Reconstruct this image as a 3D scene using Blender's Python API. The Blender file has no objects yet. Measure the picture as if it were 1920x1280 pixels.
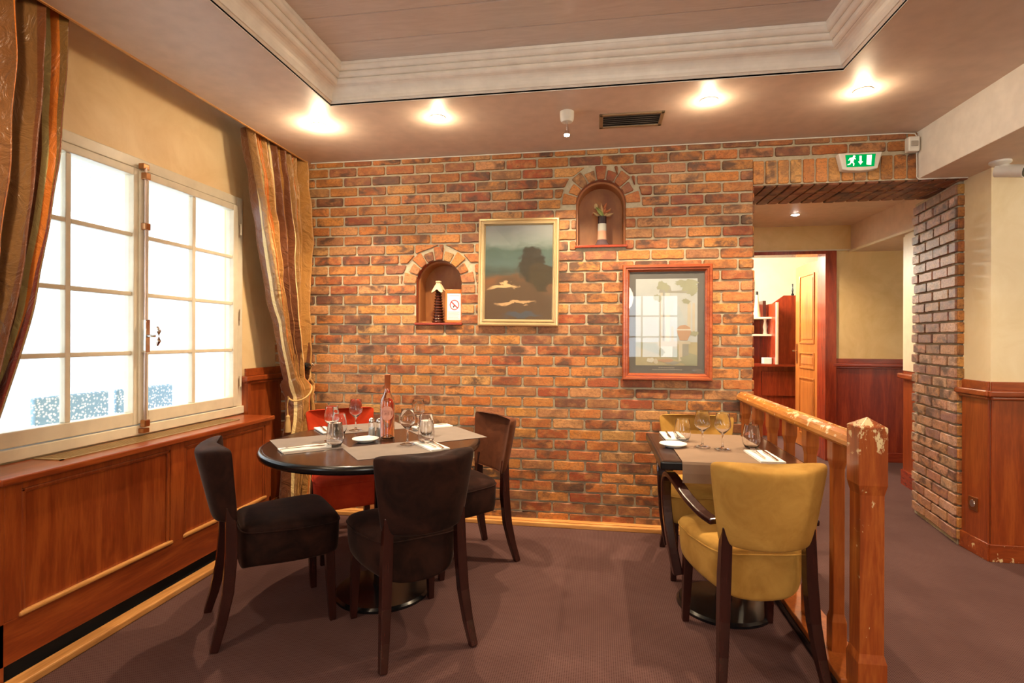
import bpy, bmesh, math, random
from mathutils import Vector, Matrix, noise
PI = math.pi
rnd = random.Random(7)
sc = bpy.context.scene
COL = sc.collection
R = math.radians
# ------------------------------------------------------------------ node helpers
def newmat(name):
    m = bpy.data.materials.new(name); m.use_nodes = True
    nt = m.node_tree; nt.nodes.clear()
    out = nt.nodes.new('ShaderNodeOutputMaterial')
    p = nt.nodes.new('ShaderNodeBsdfPrincipled')
    nt.links.new(p.outputs[0], out.inputs[0])
    return m, nt, p
def ND(nt, t, **k):
    n = nt.nodes.new('ShaderNode' + t)
    for a, v in k.items():
        if a in n.inputs.keys(): n.inputs[a].default_value = v
        else: setattr(n, a, v)
    return n
def ramp(nt, fac, stops, interp='LINEAR'):
    r = nt.nodes.new('ShaderNodeValToRGB'); r.color_ramp.interpolation = interp
    e = r.color_ramp.elements
    while len(e) < len(stops): e.new(0.5)
    for i, (p, c) in enumerate(stops):
        e[i].position = p; e[i].color = (c, c, c, 1) if isinstance(c, (int, float)) else (*c, 1)
    nt.links.new(fac, r.inputs[0]); return r.outputs[0]
def mapping(nt, scale=(1, 1, 1), src='Object', rot=(0, 0, 0)):
    tc = nt.nodes.new('ShaderNodeTexCoord'); mp = nt.nodes.new('ShaderNodeMapping')
    mp.inputs['Scale'].default_value = scale; mp.inputs['Rotation'].default_value = rot
    nt.links.new(tc.outputs[src], mp.inputs[0]); return mp.outputs[0]
def noisetex(nt, vec, scale=5, detail=4, rough=.5, dist=0):
    n = ND(nt, 'TexNoise'); n.inputs['Scale'].default_value = scale; n.inputs['Detail'].default_value = detail
    n.inputs['Roughness'].default_value = rough; n.inputs['Distortion'].default_value = dist
    nt.links.new(vec, n.inputs['Vector']); return n.outputs['Fac']
def mixc(nt, fac, a, b, mode='MIX'):
    m = nt.nodes.new('ShaderNodeMix'); m.data_type = 'RGBA'; m.blend_type = mode
    for i, v in ((0, fac), (6, a), (7, b)):
        if hasattr(v, 'links'): nt.links.new(v, m.inputs[i])
        else: m.inputs[i].default_value = v if i == 0 else (*v, 1)
    return m.outputs[2]
def math_(nt, op, a, b=0.0, c=0.0):
    m = nt.nodes.new('ShaderNodeMath'); m.operation = op
    for i, v in enumerate((a, b, c)):
        if hasattr(v, 'links'): nt.links.new(v, m.inputs[i])
        else: m.inputs[i].default_value = v
    return m.outputs[0]
def bump(nt, p, h, strength=.3, dist=.01):
    b = nt.nodes.new('ShaderNodeBump'); b.inputs['Strength'].default_value = strength
    b.inputs['Distance'].default_value = dist
    nt.links.new(h, b.inputs['Height']); nt.links.new(b.outputs[0], p.inputs['Normal'])
def plain(name, c, rough=.5, metal=0, **k):
    m, nt, p = newmat(name)
    v = mapping(nt, (1, 1, 1)); n = noisetex(nt, v, 14, 3)
    cc = ramp(nt, n, [(.3, tuple(x * .93 for x in c)), (.7, tuple(min(1, x * 1.05) for x in c))])
    nt.links.new(cc, p.inputs['Base Color'])
    p.inputs['Roughness'].default_value = rough; p.inputs['Metallic'].default_value = metal
    for a, b in k.items(): p.inputs[a.replace('_', ' ')].default_value = b
    return m
def wood(name, c1, c2, axis='z', rough=.28, scale=1.0, wear=None):
    m, nt, p = newmat(name)
    s = {'z': (9, 9, .9), 'y': (9, .9, 9), 'x': (.9, 9, 9)}[axis]
    v = mapping(nt, tuple(q * scale for q in s))
    n1 = noisetex(nt, v, 1.6, 6, .6, 1.2)
    v2 = mapping(nt, tuple(q * scale * 6 for q in s)); n2 = noisetex(nt, v2, 2.2, 4, .6)
    f = math_(nt, 'ADD', math_(nt, 'MULTIPLY', n1, .7), math_(nt, 'MULTIPLY', n2, .3))
    dark = tuple(q * .68 for q in c1)
    c = ramp(nt, f, [(.32, dark), (.47, c1), (.62, c2)])
    if wear:
        zlo, zhi, amt = wear
        geo = nt.nodes.new('ShaderNodeTexCoord'); sp = nt.nodes.new('ShaderNodeSeparateXYZ')
        nt.links.new(geo.outputs['Object'], sp.inputs[0])
        zz = nt.nodes.new('ShaderNodeMapRange'); zz.inputs[1].default_value = zlo; zz.inputs[2].default_value = zhi
        zz.inputs[3].default_value = 0; zz.inputs[4].default_value = amt
        nt.links.new(sp.outputs[2], zz.inputs[0])
        wn = noisetex(nt, mapping(nt, (1, .5, .6)), 32, 5, .7)
        msk = ramp(nt, math_(nt, 'ADD', wn, zz.outputs[0]), [(.66, 0), (.69, 1)])
        c = mixc(nt, msk, c, (.74, .58, .32))
    nt.links.new(c, p.inputs['Base Color']); p.inputs['Roughness'].default_value = rough
    p.inputs['Coat Weight'].default_value = .25; p.inputs['Coat Roughness'].default_value = .15
    bump(nt, p, n2, .08, .002)
    return m
def velvet(name, c, hi):
    m, nt, p = newmat(name)
    n = noisetex(nt, mapping(nt), 9, 4, .6, .6); n2 = noisetex(nt, mapping(nt), 500, 2)
    cc = ramp(nt, n, [(.35, c), (.65, hi)])
    nt.links.new(cc, p.inputs['Base Color']); p.inputs['Roughness'].default_value = .85
    p.inputs['Sheen Weight'].default_value = .12; p.inputs['Sheen Roughness'].default_value = .3
    p.inputs['Sheen Tint'].default_value = (*[min(1, x * 2 + .25) for x in hi], 1)
    p.inputs['Specular IOR Level'].default_value = .15
    bump(nt, p, n2, .25, .001)
    return m
def emit(name, c, s):
    m = bpy.data.materials.new(name); m.use_nodes = True; nt = m.node_tree; nt.nodes.clear()
    o = nt.nodes.new('ShaderNodeOutputMaterial'); e = nt.nodes.new('ShaderNodeEmission')
    e.inputs[0].default_value = (*c, 1); e.inputs[1].default_value = s
    nt.links.new(e.outputs[0], o.inputs[0]); return m
def glassm(name, c=(1, 1, 1), ior=1.45, rough=0.0):
    m, nt, p = newmat(name)
    p.inputs['Base Color'].default_value = (*c, 1); p.inputs['Transmission Weight'].default_value = 1
    p.inputs['IOR'].default_value = ior; p.inputs['Roughness'].default_value = rough
    return m
def panem(name, tint=(1, 1, 1), fr=1.45):
    m = bpy.data.materials.new(name); m.use_nodes = True; nt = m.node_tree; nt.nodes.clear()
    o = nt.nodes.new('ShaderNodeOutputMaterial'); t = nt.nodes.new('ShaderNodeBsdfTransparent')
    t.inputs[0].default_value = (*tint, 1)
    g = nt.nodes.new('ShaderNodeBsdfGlossy'); g.inputs['Roughness'].default_value = .01
    lw = nt.nodes.new('ShaderNodeLayerWeight'); lw.inputs[0].default_value = .5
    f = math_(nt, 'ADD', .03, math_(nt, 'MULTIPLY', math_(nt, 'POWER', lw.outputs['Facing'], 5.0), .9))
    mx = nt.nodes.new('ShaderNodeMixShader')
    nt.links.new(f, mx.inputs[0]); nt.links.new(t.outputs[0], mx.inputs[1]); nt.links.new(g.outputs[0], mx.inputs[2])
    nt.links.new(mx.outputs[0], o.inputs[0]); return m
# ------------------------------------------------------------------ materials
MT = {}
C1, C2 = (.245, .044, .009), (.35, .078, .015)
for ax in 'xyz': MT['wood_' + ax] = wood('cherry_wood_' + ax, C1, C2, ax)
for ax in 'xyz': MT['red_' + ax] = wood('red_wood_' + ax, (.24, .028, .010), (.34, .048, .014), ax, .25)
MT['gold_y'] = wood('golden_trim_y', (.55, .25, .07), (.70, .36, .12), 'y', .4)
MT['gold_x'] = wood('golden_trim_x', (.60, .28, .08), (.78, .42, .15), 'x', .4)
MT['rail'] = wood('worn_rail_wood', (.48, .17, .03), (.62, .27, .05), 'y', .25, 1, (.86, .93, .10))
MT['newel'] = wood('worn_newel_wood', (.30, .060, .011), (.44, .12, .022), 'z', .3, 1, (.80, .99, .19))
MT['balus'] = wood('baluster_wood', (.34, .085, .015), (.46, .14, .025), 'z', .3)
MT['chipped'] = wood('chipped_skirting_wood', C1, C2, 'x', .3, 1, (.25, -.25, .15))
MT['door'] = wood('door_wood', (.42, .135, .028), (.52, .20, .045), 'z', .3)
MT['espresso'] = wood('dark_table_wood', (.034, .013, .008), (.055, .022, .013), 'x', .22)
MT['black'] = plain('black_edge', (.006, .006, .007), .22)
MT['leg'] = wood('dark_red_leg_wood', (.026, .0055, .0042), (.042, .010, .007), 'z', .25)
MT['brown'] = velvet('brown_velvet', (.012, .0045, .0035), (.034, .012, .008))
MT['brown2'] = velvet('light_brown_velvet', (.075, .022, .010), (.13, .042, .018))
for k_ in ('brown', 'brown2'):
    q_ = MT[k_].node_tree.nodes['Principled BSDF']; q_.inputs['Sheen Weight'].default_value = .11; q_.inputs['Sheen Tint'].default_value = (.85, .66, .60, 1)
MT['mustard'] = velvet('mustard_velvet', (.41, .215, .045), (.53, .30, .070))
MT['redv'] = velvet('red_velvet', (.42, .03, .008), (.55, .05, .012))
MT['white_metal'] = plain('white_plastic', (.75, .73, .66), .4)
MT['chrome'] = plain('chrome', (.75, .74, .72), .12, 1)
MT['steel'] = plain('cutlery_steel', (.78, .77, .75), .15, 1)
MT['brass'] = plain('aged_brass', (.45, .22, .10), .3, 1)
MT['goldgrille'] = plain('gold_grille', (.42, .30, .13), .35, .6)
MT['hole_shade'] = plain('recess_shade', (.008, .006, .005), .9)  # near-black colour stands for the shade inside openings
MT['paper'] = plain('brown_paper', (.205, .165, .145), .8)
MT['runner'] = plain('brown_runner_paper', (.225, .145, .095), .8)
MT['napkin'] = plain('white_napkin', (.82, .80, .76), .9)
MT['porcelain'] = plain('white_porcelain', (.85, .85, .83), .12)
MT['glass'] = glassm('clear_glass', (1, 1, 1), 1.48)
MT['pane'] = panem('window_pane')
MT['picglass'] = panem('picture_glass', (1, 1, 1), 1.5)
MT['rose'] = glassm('rose_wine', (1, .46, .17), 1.36)
MT['ceilwhite'] = plain('cornice_paint', (.88, .83, .75), .38)
MT['soffit'] = plain('soffit_paint', (.64, .50, .41), .48)
MT['beamw'] = plain('beam_paint', (.82, .78, .70), .6)
MT['wincream'] = plain('cream_window_paint', (.72, .65, .50), .35)
MT['plank_grey'] = None
def plaster(name, c1, c2):
    m, nt, p = newmat(name)
    n = noisetex(nt, mapping(nt), 2.6, 7, .62, 1.4); n2 = noisetex(nt, mapping(nt), 9, 6, .6, .5)
    cc = ramp(nt, n, [(.3, c1), (.7, c2)])
    nt.links.new(cc, p.inputs['Base Color']); p.inputs['Roughness'].default_value = .5
    bump(nt, p, n2, .12, .004); return m
MT['plaster'] = plaster('ochre_plaster', (.76, .54, .27), (.88, .68, .39))
MT['plaster2'] = plaster('yellow_plaster', (.72, .60, .36), (.82, .72, .50))
MT['hallplaster'] = plaster('hall_plaster', (.66, .46, .20), (.78, .58, .30))
MT['farwall'] = plaster('far_cream_plaster', (.80, .74, .55), (.86, .80, .62))
def m_planks():
    m, nt, p = newmat('painted_ceiling_planks')
    n = noisetex(nt, mapping(nt, (1, 5, 1)), 3, 6, .6, 2.2)
    cc = ramp(nt, n, [(.3, (.58, .49, .435)), (.7, (.66, .57, .51))])
    nt.links.new(cc, p.inputs['Base Color']); p.inputs['Roughness'].default_value = .22
    bump(nt, p, n, .25, .006); return m
MT['planks'] = m_planks()
def m_carpet():
    m, nt, p = newmat('dotted_carpet')
    tc = nt.nodes.new('ShaderNodeTexCoord'); mp = nt.nodes.new('ShaderNodeMapping')
    mp.inputs['Rotation'].default_value = (0, 0, R(45)); nt.links.new(tc.outputs['Object'], mp.inputs[0])
    sp = nt.nodes.new('ShaderNodeSeparateXYZ'); nt.links.new(mp.outputs[0], sp.inputs[0])
    k = 2 * PI / .0125
    a = math_(nt, 'SINE', math_(nt, 'MULTIPLY', sp.outputs[0], k)); b = math_(nt, 'SINE', math_(nt, 'MULTIPLY', sp.outputs[1], k))
    f = math_(nt, 'MULTIPLY', a, b)
    d = ramp(nt, f, [(.22, 0), (.5, 1)])
    n = noisetex(nt, mapping(nt), 2.2, 5, .6)
    base = ramp(nt, n, [(.3, (.098, .052, .048)), (.7, (.130, .072, .067))])
    c = mixc(nt, d, base, (.060, .024, .022))
    nt.links.new(c, p.inputs['Base Color']); p.inputs['Roughness'].default_value = .95
    p.inputs['Specular IOR Level'].default_value = .1
    n3 = noisetex(nt, mapping(nt), 700, 2); bump(nt, p, n3, .3, .002)
    return m
MT['carpet'] = m_carpet()
def m_brick(name='old_brick'):
    m, nt, p = newmat(name)
    at = nt.nodes.new('ShaderNodeAttribute'); at.attribute_name = 'bc'
    v = mapping(nt, (1, 1, 1.5))
    add = nt.nodes.new('ShaderNodeVectorMath'); add.operation = 'ADD'
    at2 = nt.nodes.new('ShaderNodeAttribute'); at2.attribute_name = 'off'
    nt.links.new(v, add.inputs[0]); nt.links.new(at2.outputs['Vector'], add.inputs[1])
    n = noisetex(nt, add.outputs[0], 9, 4, .6, .4)
    n2 = noisetex(nt, add.outputs[0], 60, 5, .65)
    msk = ramp(nt, n, [(.46, 0), (.62, .9)])
    msk = math_(nt, 'MULTIPLY', msk, at.outputs['Alpha'])
    n4 = noisetex(nt, add.outputs[0], 16, 3, .5)
    c0 = mixc(nt, ramp(nt, n4, [(.45, 0), (.70, .55)]), at.outputs['Color'], (.56, .27, .09))
    c = mixc(nt, msk, c0, (.060, .034, .025))
    c = mixc(nt, ramp(nt, n2, [(.35, .55), (.55, 0)]), c, (.16, .06, .025))
    vo = ND(nt, 'TexVoronoi'); vo.inputs['Scale'].default_value = 85; nt.links.new(add.outputs[0], vo.inputs['Vector'])
    pits = ramp(nt, vo.outputs['Distance'], [(.13, 1), (.22, 0)])
    pm = ramp(nt, noisetex(nt, add.outputs[0], 22, 2), [(.46, 0), (.56, 1)])
    pits = math_(nt, 'MULTIPLY', pits, pm)
    c = mixc(nt, pits, c, (.03, .015, .01))
    nt.links.new(c, p.inputs['Base Color']); p.inputs['Roughness'].default_value = .55
    h = math_(nt, 'SUBTRACT', n2, pits); bump(nt, p, h, .5, .003)
    return m
MT['brick'] = m_brick()
def m_mortar():
    m, nt, p = newmat('grey_mortar')
    n = noisetex(nt, mapping(nt), 40, 6, .7)
    nt.links.new(ramp(nt, n, [(.3, (.38, .33, .235)), (.7, (.52, .46, .33))]), p.inputs['Base Color'])
    p.inputs['Roughness'].default_value = .9; bump(nt, p, n, .6, .004); return m
MT['mortar'] = m_mortar()
def m_niche():
    m, nt, p = newmat('brown_niche_paint')
    n = noisetex(nt, mapping(nt, (1, 1, .4)), 7, 5, .6, .8)
    nt.links.new(ramp(nt, n, [(.3, (.28, .095, .03)), (.7, (.46, .19, .055))]), p.inputs['Base Color'])
    p.inputs['Roughness'].default_value = .4; return m
MT['niche'] = m_niche()
def m_curtain(name, stops):
    m, nt, p = newmat(name)
    tc = nt.nodes.new('ShaderNodeTexCoord'); sp = nt.nodes.new('ShaderNodeSeparateXYZ')
    nt.links.new(tc.outputs['UV'], sp.inputs[0])
    f = math_(nt, 'FRACT', sp.outputs[0])
    c = ramp(nt, f, stops, 'CONSTANT')
    n = noisetex(nt, mapping(nt), 11, 4, .55, 1.6)
    nt.links.new(c, p.inputs['Base Color']); p.inputs['Roughness'].default_value = .33
    p.inputs['Sheen Weight'].default_value = .3
    p.inputs['Specular IOR Level'].default_value = .6
    bump(nt, p, n, .6, .025); return m
GB, DB, CR, OR, OL = (.48, .23, .055), (.17, .050, .012), (.90, .70, .32), (.70, .19, .02), (.34, .17, .05)
MT['curtR'] = m_curtain('striped_silk', [(0, OL), (.14, CR), (.165, DB), (.31, GB), (.40, CR), (.43, OR), (.455, GB), (.62, DB), (.70, CR), (.73, OR), (.76, GB), (.93, DB)])
MT['curtL'] = m_curtain('striped_silk_left', [(0, (.22, .09, .025)), (.10, OR), (.115, DB), (.26, (.24, .11, .03)), (.40, DB), (.52, (.20, .08, .025)), (.60, DB), (.675, (.60, .50, .20)), (.70, OR), (.735, (.24, .12, .03)), (.80, (.20, .022, .01)), (.88, DB), (.95, (.22, .09, .025))])
# ------------------------------------------------------------------ mesh builder
class MB:
    def __init__(s): s.v = []; s.f = []; s.m = []; s.uv = None; s.cur = 0; s.bc = None
    def add(s, vs, fs):
        o = len(s.v); s.v += [Vector(q) for q in vs]
        for f in fs: s.f.append([o + i for i in f]); s.m.append(s.cur)
        return o
    def box(s, x0, x1, y0, y1, z0, z1):
        s.add([(x0, y0, z0), (x1, y0, z0), (x1, y1, z0), (x0, y1, z0), (x0, y0, z1), (x1, y0, z1), (x1, y1, z1), (x0, y1, z1)],
              [(0, 3, 2, 1), (4, 5, 6, 7), (0, 1, 5, 4), (1, 2, 6, 5), (2, 3, 7, 6), (3, 0, 4, 7)]); return s
    def prism(s, poly, axis, a, b):
        n = len(poly)
        def P(p, t): return {'x': (t, p[0], p[1]), 'y': (p[0], t, p[1]), 'z': (p[0], p[1], t)}[axis]
        vs = [P(p, a) for p in poly] + [P(p, b) for p in poly]
        fs = [tuple(range(n))[::-1], tuple(range(n, 2 * n))] + [(i, (i + 1) % n, n + (i + 1) % n, n + i) for i in range(n)]
        s.add(vs, fs); return s
    def rings(s, rings, cap0=True, cap1=True, closed=True):
        n = len(rings[0]); o = len(s.v)
        for r in rings: s.v += [Vector(q) for q in r]
        for k in range(len(rings) - 1):
            for i in range(n if closed else n - 1):
                a = o + k * n + i; b = o + k * n + (i + 1) % n
                s.f.append([a, b, b + n, a + n]); s.m.append(s.cur)
        if cap0: s.f.append([o + i for i in range(n)][::-1]); s.m.append(s.cur)
        if cap1: s.f.append([o + (len(rings) - 1) * n + i for i in range(n)]); s.m.append(s.cur)
        return s
    def lathe(s, prof, c=(0, 0, 0), n=28, closed=False, axis='z', cap=True):
        rs = []
        for r, h in prof:
            ring = []
            for i in range(n):
                a = 2 * PI * i / n; x, y = r * math.cos(a), r * math.sin(a)
                q = {'z': (x, y, h), 'y': (x, h, y), 'x': (h, x, y)}[axis]
                ring.append((c[0] + q[0], c[1] + q[1], c[2] + q[2]))
            rs.append(ring)
        if closed: rs.append(rs[0]); s.rings(rs, False, False)
        else: s.rings(rs, cap, cap)
        return s
    def tube(s, path, r, n=10, closed=False):
        path = [Vector(p) for p in path]; m = len(path); rs = []
        up = Vector((0, 0, 1))
        for i, p in enumerate(path):
            t = (path[min(i + 1, m - 1)] - path[max(i - 1, 0)]) if not closed else (path[(i + 1) % m] - path[i - 1])
            t.normalize()
            a = t.cross(up)
            if a.length < .05: a = t.cross(Vector((0, 1, 0)))
            a.normalize(); b = t.cross(a).normalized(); rr = r[i] if isinstance(r, (list, tuple)) else r
            rs.append([p + a * rr * math.cos(2 * PI * k / n) + b * rr * math.sin(2 * PI * k / n) for k in range(n)])
        if closed: rs.append(rs[0])
        s.rings(rs, not closed, not closed); return s
    def sweep(s, path, w, t, side=(1, 0, 0)):
        path = [Vector(p) for p in path]; m = len(path); rs = []; side = Vector(side)
        for i, p in enumerate(path):
            T = (path[min(i + 1, m - 1)] - path[max(i - 1, 0)]).normalized()
            N = T.cross(side).normalized(); S = N.cross(T).normalized()
            ww = (w[i] if isinstance(w, (list, tuple)) else w) / 2; tt = (t[i] if isinstance(t, (list, tuple)) else t) / 2
            rs.append([p + S * ww + N * tt, p - S * ww + N * tt, p - S * ww - N * tt, p + S * ww - N * tt])
        s.rings(rs); return s
    def build(s, name, mats, parent=None, world=False, smooth=False, bevel=0, seg=2, sub=0, loc=None, angle=40):
        if not isinstance(mats, (list, tuple)): mats = [mats]
        vs = s.v; off = Vector((0, 0, 0))
        if parent is not None and world:
            off = parent.matrix_basis.translation.copy()
            pp = parent.parent
            while pp: off += pp.matrix_basis.translation; pp = pp.parent
        if parent is None and loc is None:
            xs = [v.x for v in vs]; ys = [v.y for v in vs]; zs = [v.z for v in vs]
            off = Vector(((min(xs) + max(xs)) / 2, (min(ys) + max(ys)) / 2, min(zs)))
        me = bpy.data.meshes.new(name); me.from_pydata([v - off for v in vs], [], s.f)
        for mm in mats: me.materials.append(mm)
        me.polygons.foreach_set('material_index', s.m)
        if s.uv:
            ul = me.uv_layers.new(name='UVMap')
            for l in me.loops: ul.data[l.index].uv = s.uv[l.vertex_index]
        if s.bc:
            ca = me.color_attributes.new('bc', 'FLOAT_COLOR', 'POINT'); oa = me.attributes.new('off', 'FLOAT_VECTOR', 'POINT')
            for i in range(len(vs)):
                c = s.bc.get(i, ((.3, .2, .1, 0), (0, 0, 0))); ca.data[i].color = c[0]; oa.data[i].vector = c[1]
        bm = bmesh.new(); bm.from_mesh(me); bmesh.ops.recalc_face_normals(bm, faces=bm.faces); bm.to_mesh(me); bm.free()
        if smooth:
            me.polygons.foreach_set('use_smooth', [True] * len(me.polygons))
            if not sub: me.set_sharp_from_angle(angle=R(angle))
        me.update()
        o = bpy.data.objects.new(name, me); COL.objects.link(o)
        if parent is not None: o.parent = parent
        elif loc is not None: o.location = loc
        else: o.location = off
        if bevel:
            b = o.modifiers.new('Bevel', 'BEVEL'); b.width = bevel; b.segments = seg; b.limit_method = 'ANGLE'; b.angle_limit = R(35)
        if sub:
            q = o.modifiers.new('Sub', 'SUBSURF'); q.levels = sub; q.render_levels = sub
        return o
def tag(o, label=None, cat=None, group=None, kind=None):
    if label: o['label'] = label
    if cat: o['category'] = cat
    if group: o['group'] = group
    if kind: o['kind'] = kind
    return o
def thing(name, label, cat, loc=(0, 0, 0), rz=0, group=None):
    o = bpy.data.objects.new(name, None); COL.objects.link(o); o.empty_display_size = .1
    o.location = loc; o.rotation_euler = (0, 0, rz); return tag(o, label, cat, group)
def structure(name, loc=(0, 0, 0)):
    o = bpy.data.objects.new(name, None); COL.objects.link(o); o.location = loc; return tag(o, kind='structure')
def copytree(o, parent=None):
    c = o.copy(); COL.objects.link(c)
    if parent is not None: c.parent = parent
    for ch in list(o.children): copytree(ch, c)
    return c
def S(mb, name, mats, **k): return tag(mb.build(name, mats, **k), kind='structure')
# ------------------------------------------------------------------ bricks
BRICKS = [(.50, .25, .095), (.42, .19, .075), (.38, .15, .06), (.46, .16, .038), (.42, .13, .034), (.33, .085, .024), (.50, .19, .042), (.56, .28, .09), (.30, .065, .018), (.45, .155, .035), (.20, .07, .035), (.52, .17, .030), (.40, .11, .024), (.54, .22, .05), (.26, .10, .045)]
def brick_poly(mb, pts, O, U, V, N, th=.011, tone=None):
    """pts: 4 corners (u,v) counter-clockwise; makes one irregular raised brick"""
    out = []
    n = len(pts)
    for i in range(n):
        a = Vector(pts[i]); b = Vector(pts[(i + 1) % n]); L = (b - a).length
        k = 4 if L > .12 else 2
        for j in range(k):
            q = a.lerp(b, j / k)
            if j == 0:
                nx = (b - a).normalized(); pv = (Vector(pts[i - 1]) - a).normalized()
                q1 = a + pv * .006; q2 = a + nx * .006
                out += [q1, q2]
            else: out.append(q + Vector((rnd.uniform(-1, 1), rnd.uniform(-1, 1))) * .0016)
    cen = sum((Vector(q) for q in out), Vector((0, 0))) / len(out)
    def P3(q, h): return O + U * q[0] + V * q[1] + N * h
    def ins(q, d):
        w = q - cen; l = w.length
        return cen + w * (1 - d / max(l, .01))
    t = th + rnd.uniform(-.003, .003)
    r0 = [P3(q, -.004) for q in out]; r1 = [P3(q, t * .6) for q in out]; r2 = [P3(ins(q, .004), t) for q in out]
    o0 = len(mb.v); mb.rings([r0, r1, r2], False, True)
    base = rnd.choice(BRICKS) if tone is None else rnd.choice(tone)
    j = rnd.uniform(.8, 1.15); c = (base[0] * j, base[1] * j * rnd.uniform(.9, 1.1), base[2] * j, rnd.choice((.15, .5, .9, 1.0)))
    off = (rnd.uniform(0, 90), rnd.uniform(0, 90), rnd.uniform(0, 90))
    for i in range(o0, len(mb.v)): mb.bc[i] = (c, off)
def brick_rows(mb, O, U, V, N, u1, v1, cuts=None, bl=.219, bh=.0713, g=.013, u0=0, v0=0, tone=None, shift=.5):
    r = 0; v = v0
    while v < v1 - .01:
        a, b = v + g / 2, min(v + bh - g / 2, v1 - .003)
        if b - a < .012: break
        u = u0 - (bl * shift if r % 2 else 0) - rnd.uniform(0, .02)
        while u < u1:
            x0, x1 = max(u + g / 2, u0), min(u + bl - g / 2, u1)
            if x1 - x0 > .025:
                pieces = [[(x0, a), (x1, a), (x1, b), (x0, b)]]
                if cuts: pieces = cuts(x0, x1, a, b)
                for pc in pieces: brick_poly(mb, pc, O, U, V, N, tone=tone)
            u += bl
        v += bh; r += 1
YB = 3.667
OX = -2.37
NI = [dict(cx=-1.110, hw=.166, b=1.378, sp=1.655, R=.166), dict(cx=.020, hw=.166, b=1.898, sp=2.176, R=.166)]
for q in NI: q['Ro'] = q['R'] + .10
LX, LZ = .99, 2.262
def back_cuts(x0, x1, a, b):
    X0, X1 = x0 + OX, x1 + OX
    if X1 > LX - .012:
        if b < 2.44:
            if X0 > LX - .04: return []
            X1 = min(X1, LX)
        elif a < 2.425 and X1 > LX: a = min(2.43, b - .02)
    P = [[(X0, a), (X1, a), (X1, b), (X0, b)]]
    for q in NI:
        res = []
        for p in P:
            (l0, _), (r0, _), (r1, _), (l1, _) = p
            def w(z):
                if z < q['b'] - .012 or z > q['sp'] + q['Ro']: return 0
                if z < q['sp'] - .02: return q['hw']
                return math.sqrt(max(0, q['Ro'] ** 2 - (z - q['sp']) ** 2)) + .008
            zb = a
            if b < q['b'] or a > q['sp'] + q['Ro']: res.append(p); continue
            wa, wb = w(a), w(b)
            if a < q['b']: wa = wb
            if a < q['sp'] - .02 <= b: wb = wa = max(wa, q['hw'])
            cx = q['cx']
            if r0 <= cx - wa and r1 <= cx - wb or l0 >= cx + wa and l1 >= cx + wb: res.append(p); continue
            ra, rb = min(r0, cx - wa), min(r1, cx - wb)
            if ra - l0 > .015 or rb - l1 > .015: res.append([(l0, a), (max(ra, l0 + .006), a), (max(rb, l1 + .006), b), (l1, b)])
            la, lb = max(l0, cx + wa), max(l1, cx + wb)
            if r0 - la > .015 or r1 - lb > .015: res.append([(min(la, r0 - .006), a), (r0, a), (r1, b), (min(lb, r1 - .006), b)])
        P = res
    return [[(px - OX, pz) for px, pz in p] for p in P]
# back wall backing with niche holes
def arch_pts(q, off=0, n=18):
    hw = q['hw'] + off; pts = [(q['cx'] - hw, q['b'] - off), (q['cx'] + hw, q['b'] - off)]
    for i in range(n + 1):
        t = PI * i / n; pts.append((q['cx'] + hw * math.cos(t), q['sp'] + hw * math.sin(t)))
    return pts
def flat_with_holes(loops, y):
    bm = bmesh.new(); ed = []
    for L in loops:
        vs = [bm.verts.new((x, y, z)) for x, z in L]
        for i in range(len(vs)): ed.append(bm.edges.new((vs[i], vs[(i + 1) % len(vs)])))
    bmesh.ops.triangle_fill(bm, use_beauty=True, edges=ed)
    mb = MB(); bm.verts.index_update()
    mb.add([v.co.copy() for v in bm.verts], [[v.index for v in f.verts] for f in bm.faces]); bm.free(); return mb
outer = [(OX, 0), (LX, 0), (LX, LZ), (2.24, LZ), (2.24, 2.72), (OX, 2.72)]
wb = flat_with_holes([outer, arch_pts(NI[0]), arch_pts(NI[1])], YB)
# thickness: jamb, lintel underside, back
wb.add([(LX, YB, 0), (LX, 4.17, 0), (LX, 4.17, LZ), (LX, YB, LZ)], [(0, 1, 2, 3)])
wb.add([(LX, YB, LZ), (LX, 4.17, LZ), (2.30, 4.17, LZ), (2.24, YB, LZ)], [(0, 1, 2, 3)])
wb.add([(OX, 4.17, 0), (LX, 4.17, 0), (LX, 4.17, 2.72), (OX, 4.17, 2.72)], [(0, 1, 2, 3)])
wb.add([(LX, 4.17, LZ), (2.4, 4.17, LZ), (2.4, 4.17, 2.72), (LX, 4.17, 2.72)], [(0, 1, 2, 3)])
wb.bc = {}; wb.cur = 1
X_, Y_, Z_ = Vector((1, 0, 0)), Vector((0, 1, 0)), Vector((0, 0, 1))
brick_rows(wb, Vector((OX, YB, 0)), X_, Z_, -Y_, 2.0 - OX - .05, 2.553, back_cuts, v0=.012)
x = LX - .004
while x < 1.93:
    brick_poly(wb, [(x + .005, 2.268), (x + .070, 2.268), (x + .070, 2.418), (x + .005, 2.418)], Vector((0, YB, 0)), X_, Z_, -Y_, tone=[(.55, .22, .05), (.50, .17, .04), (.58, .28, .08)]); x += .0755
x = LX
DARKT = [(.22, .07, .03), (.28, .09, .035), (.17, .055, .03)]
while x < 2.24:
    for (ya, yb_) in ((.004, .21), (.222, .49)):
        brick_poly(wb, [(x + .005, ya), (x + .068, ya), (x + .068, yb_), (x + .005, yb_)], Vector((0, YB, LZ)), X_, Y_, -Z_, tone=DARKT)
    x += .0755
brick_rows(wb, Vector((LX, YB, 0)), Y_, Z_, X_, .50, LZ, v0=.012)
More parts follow.
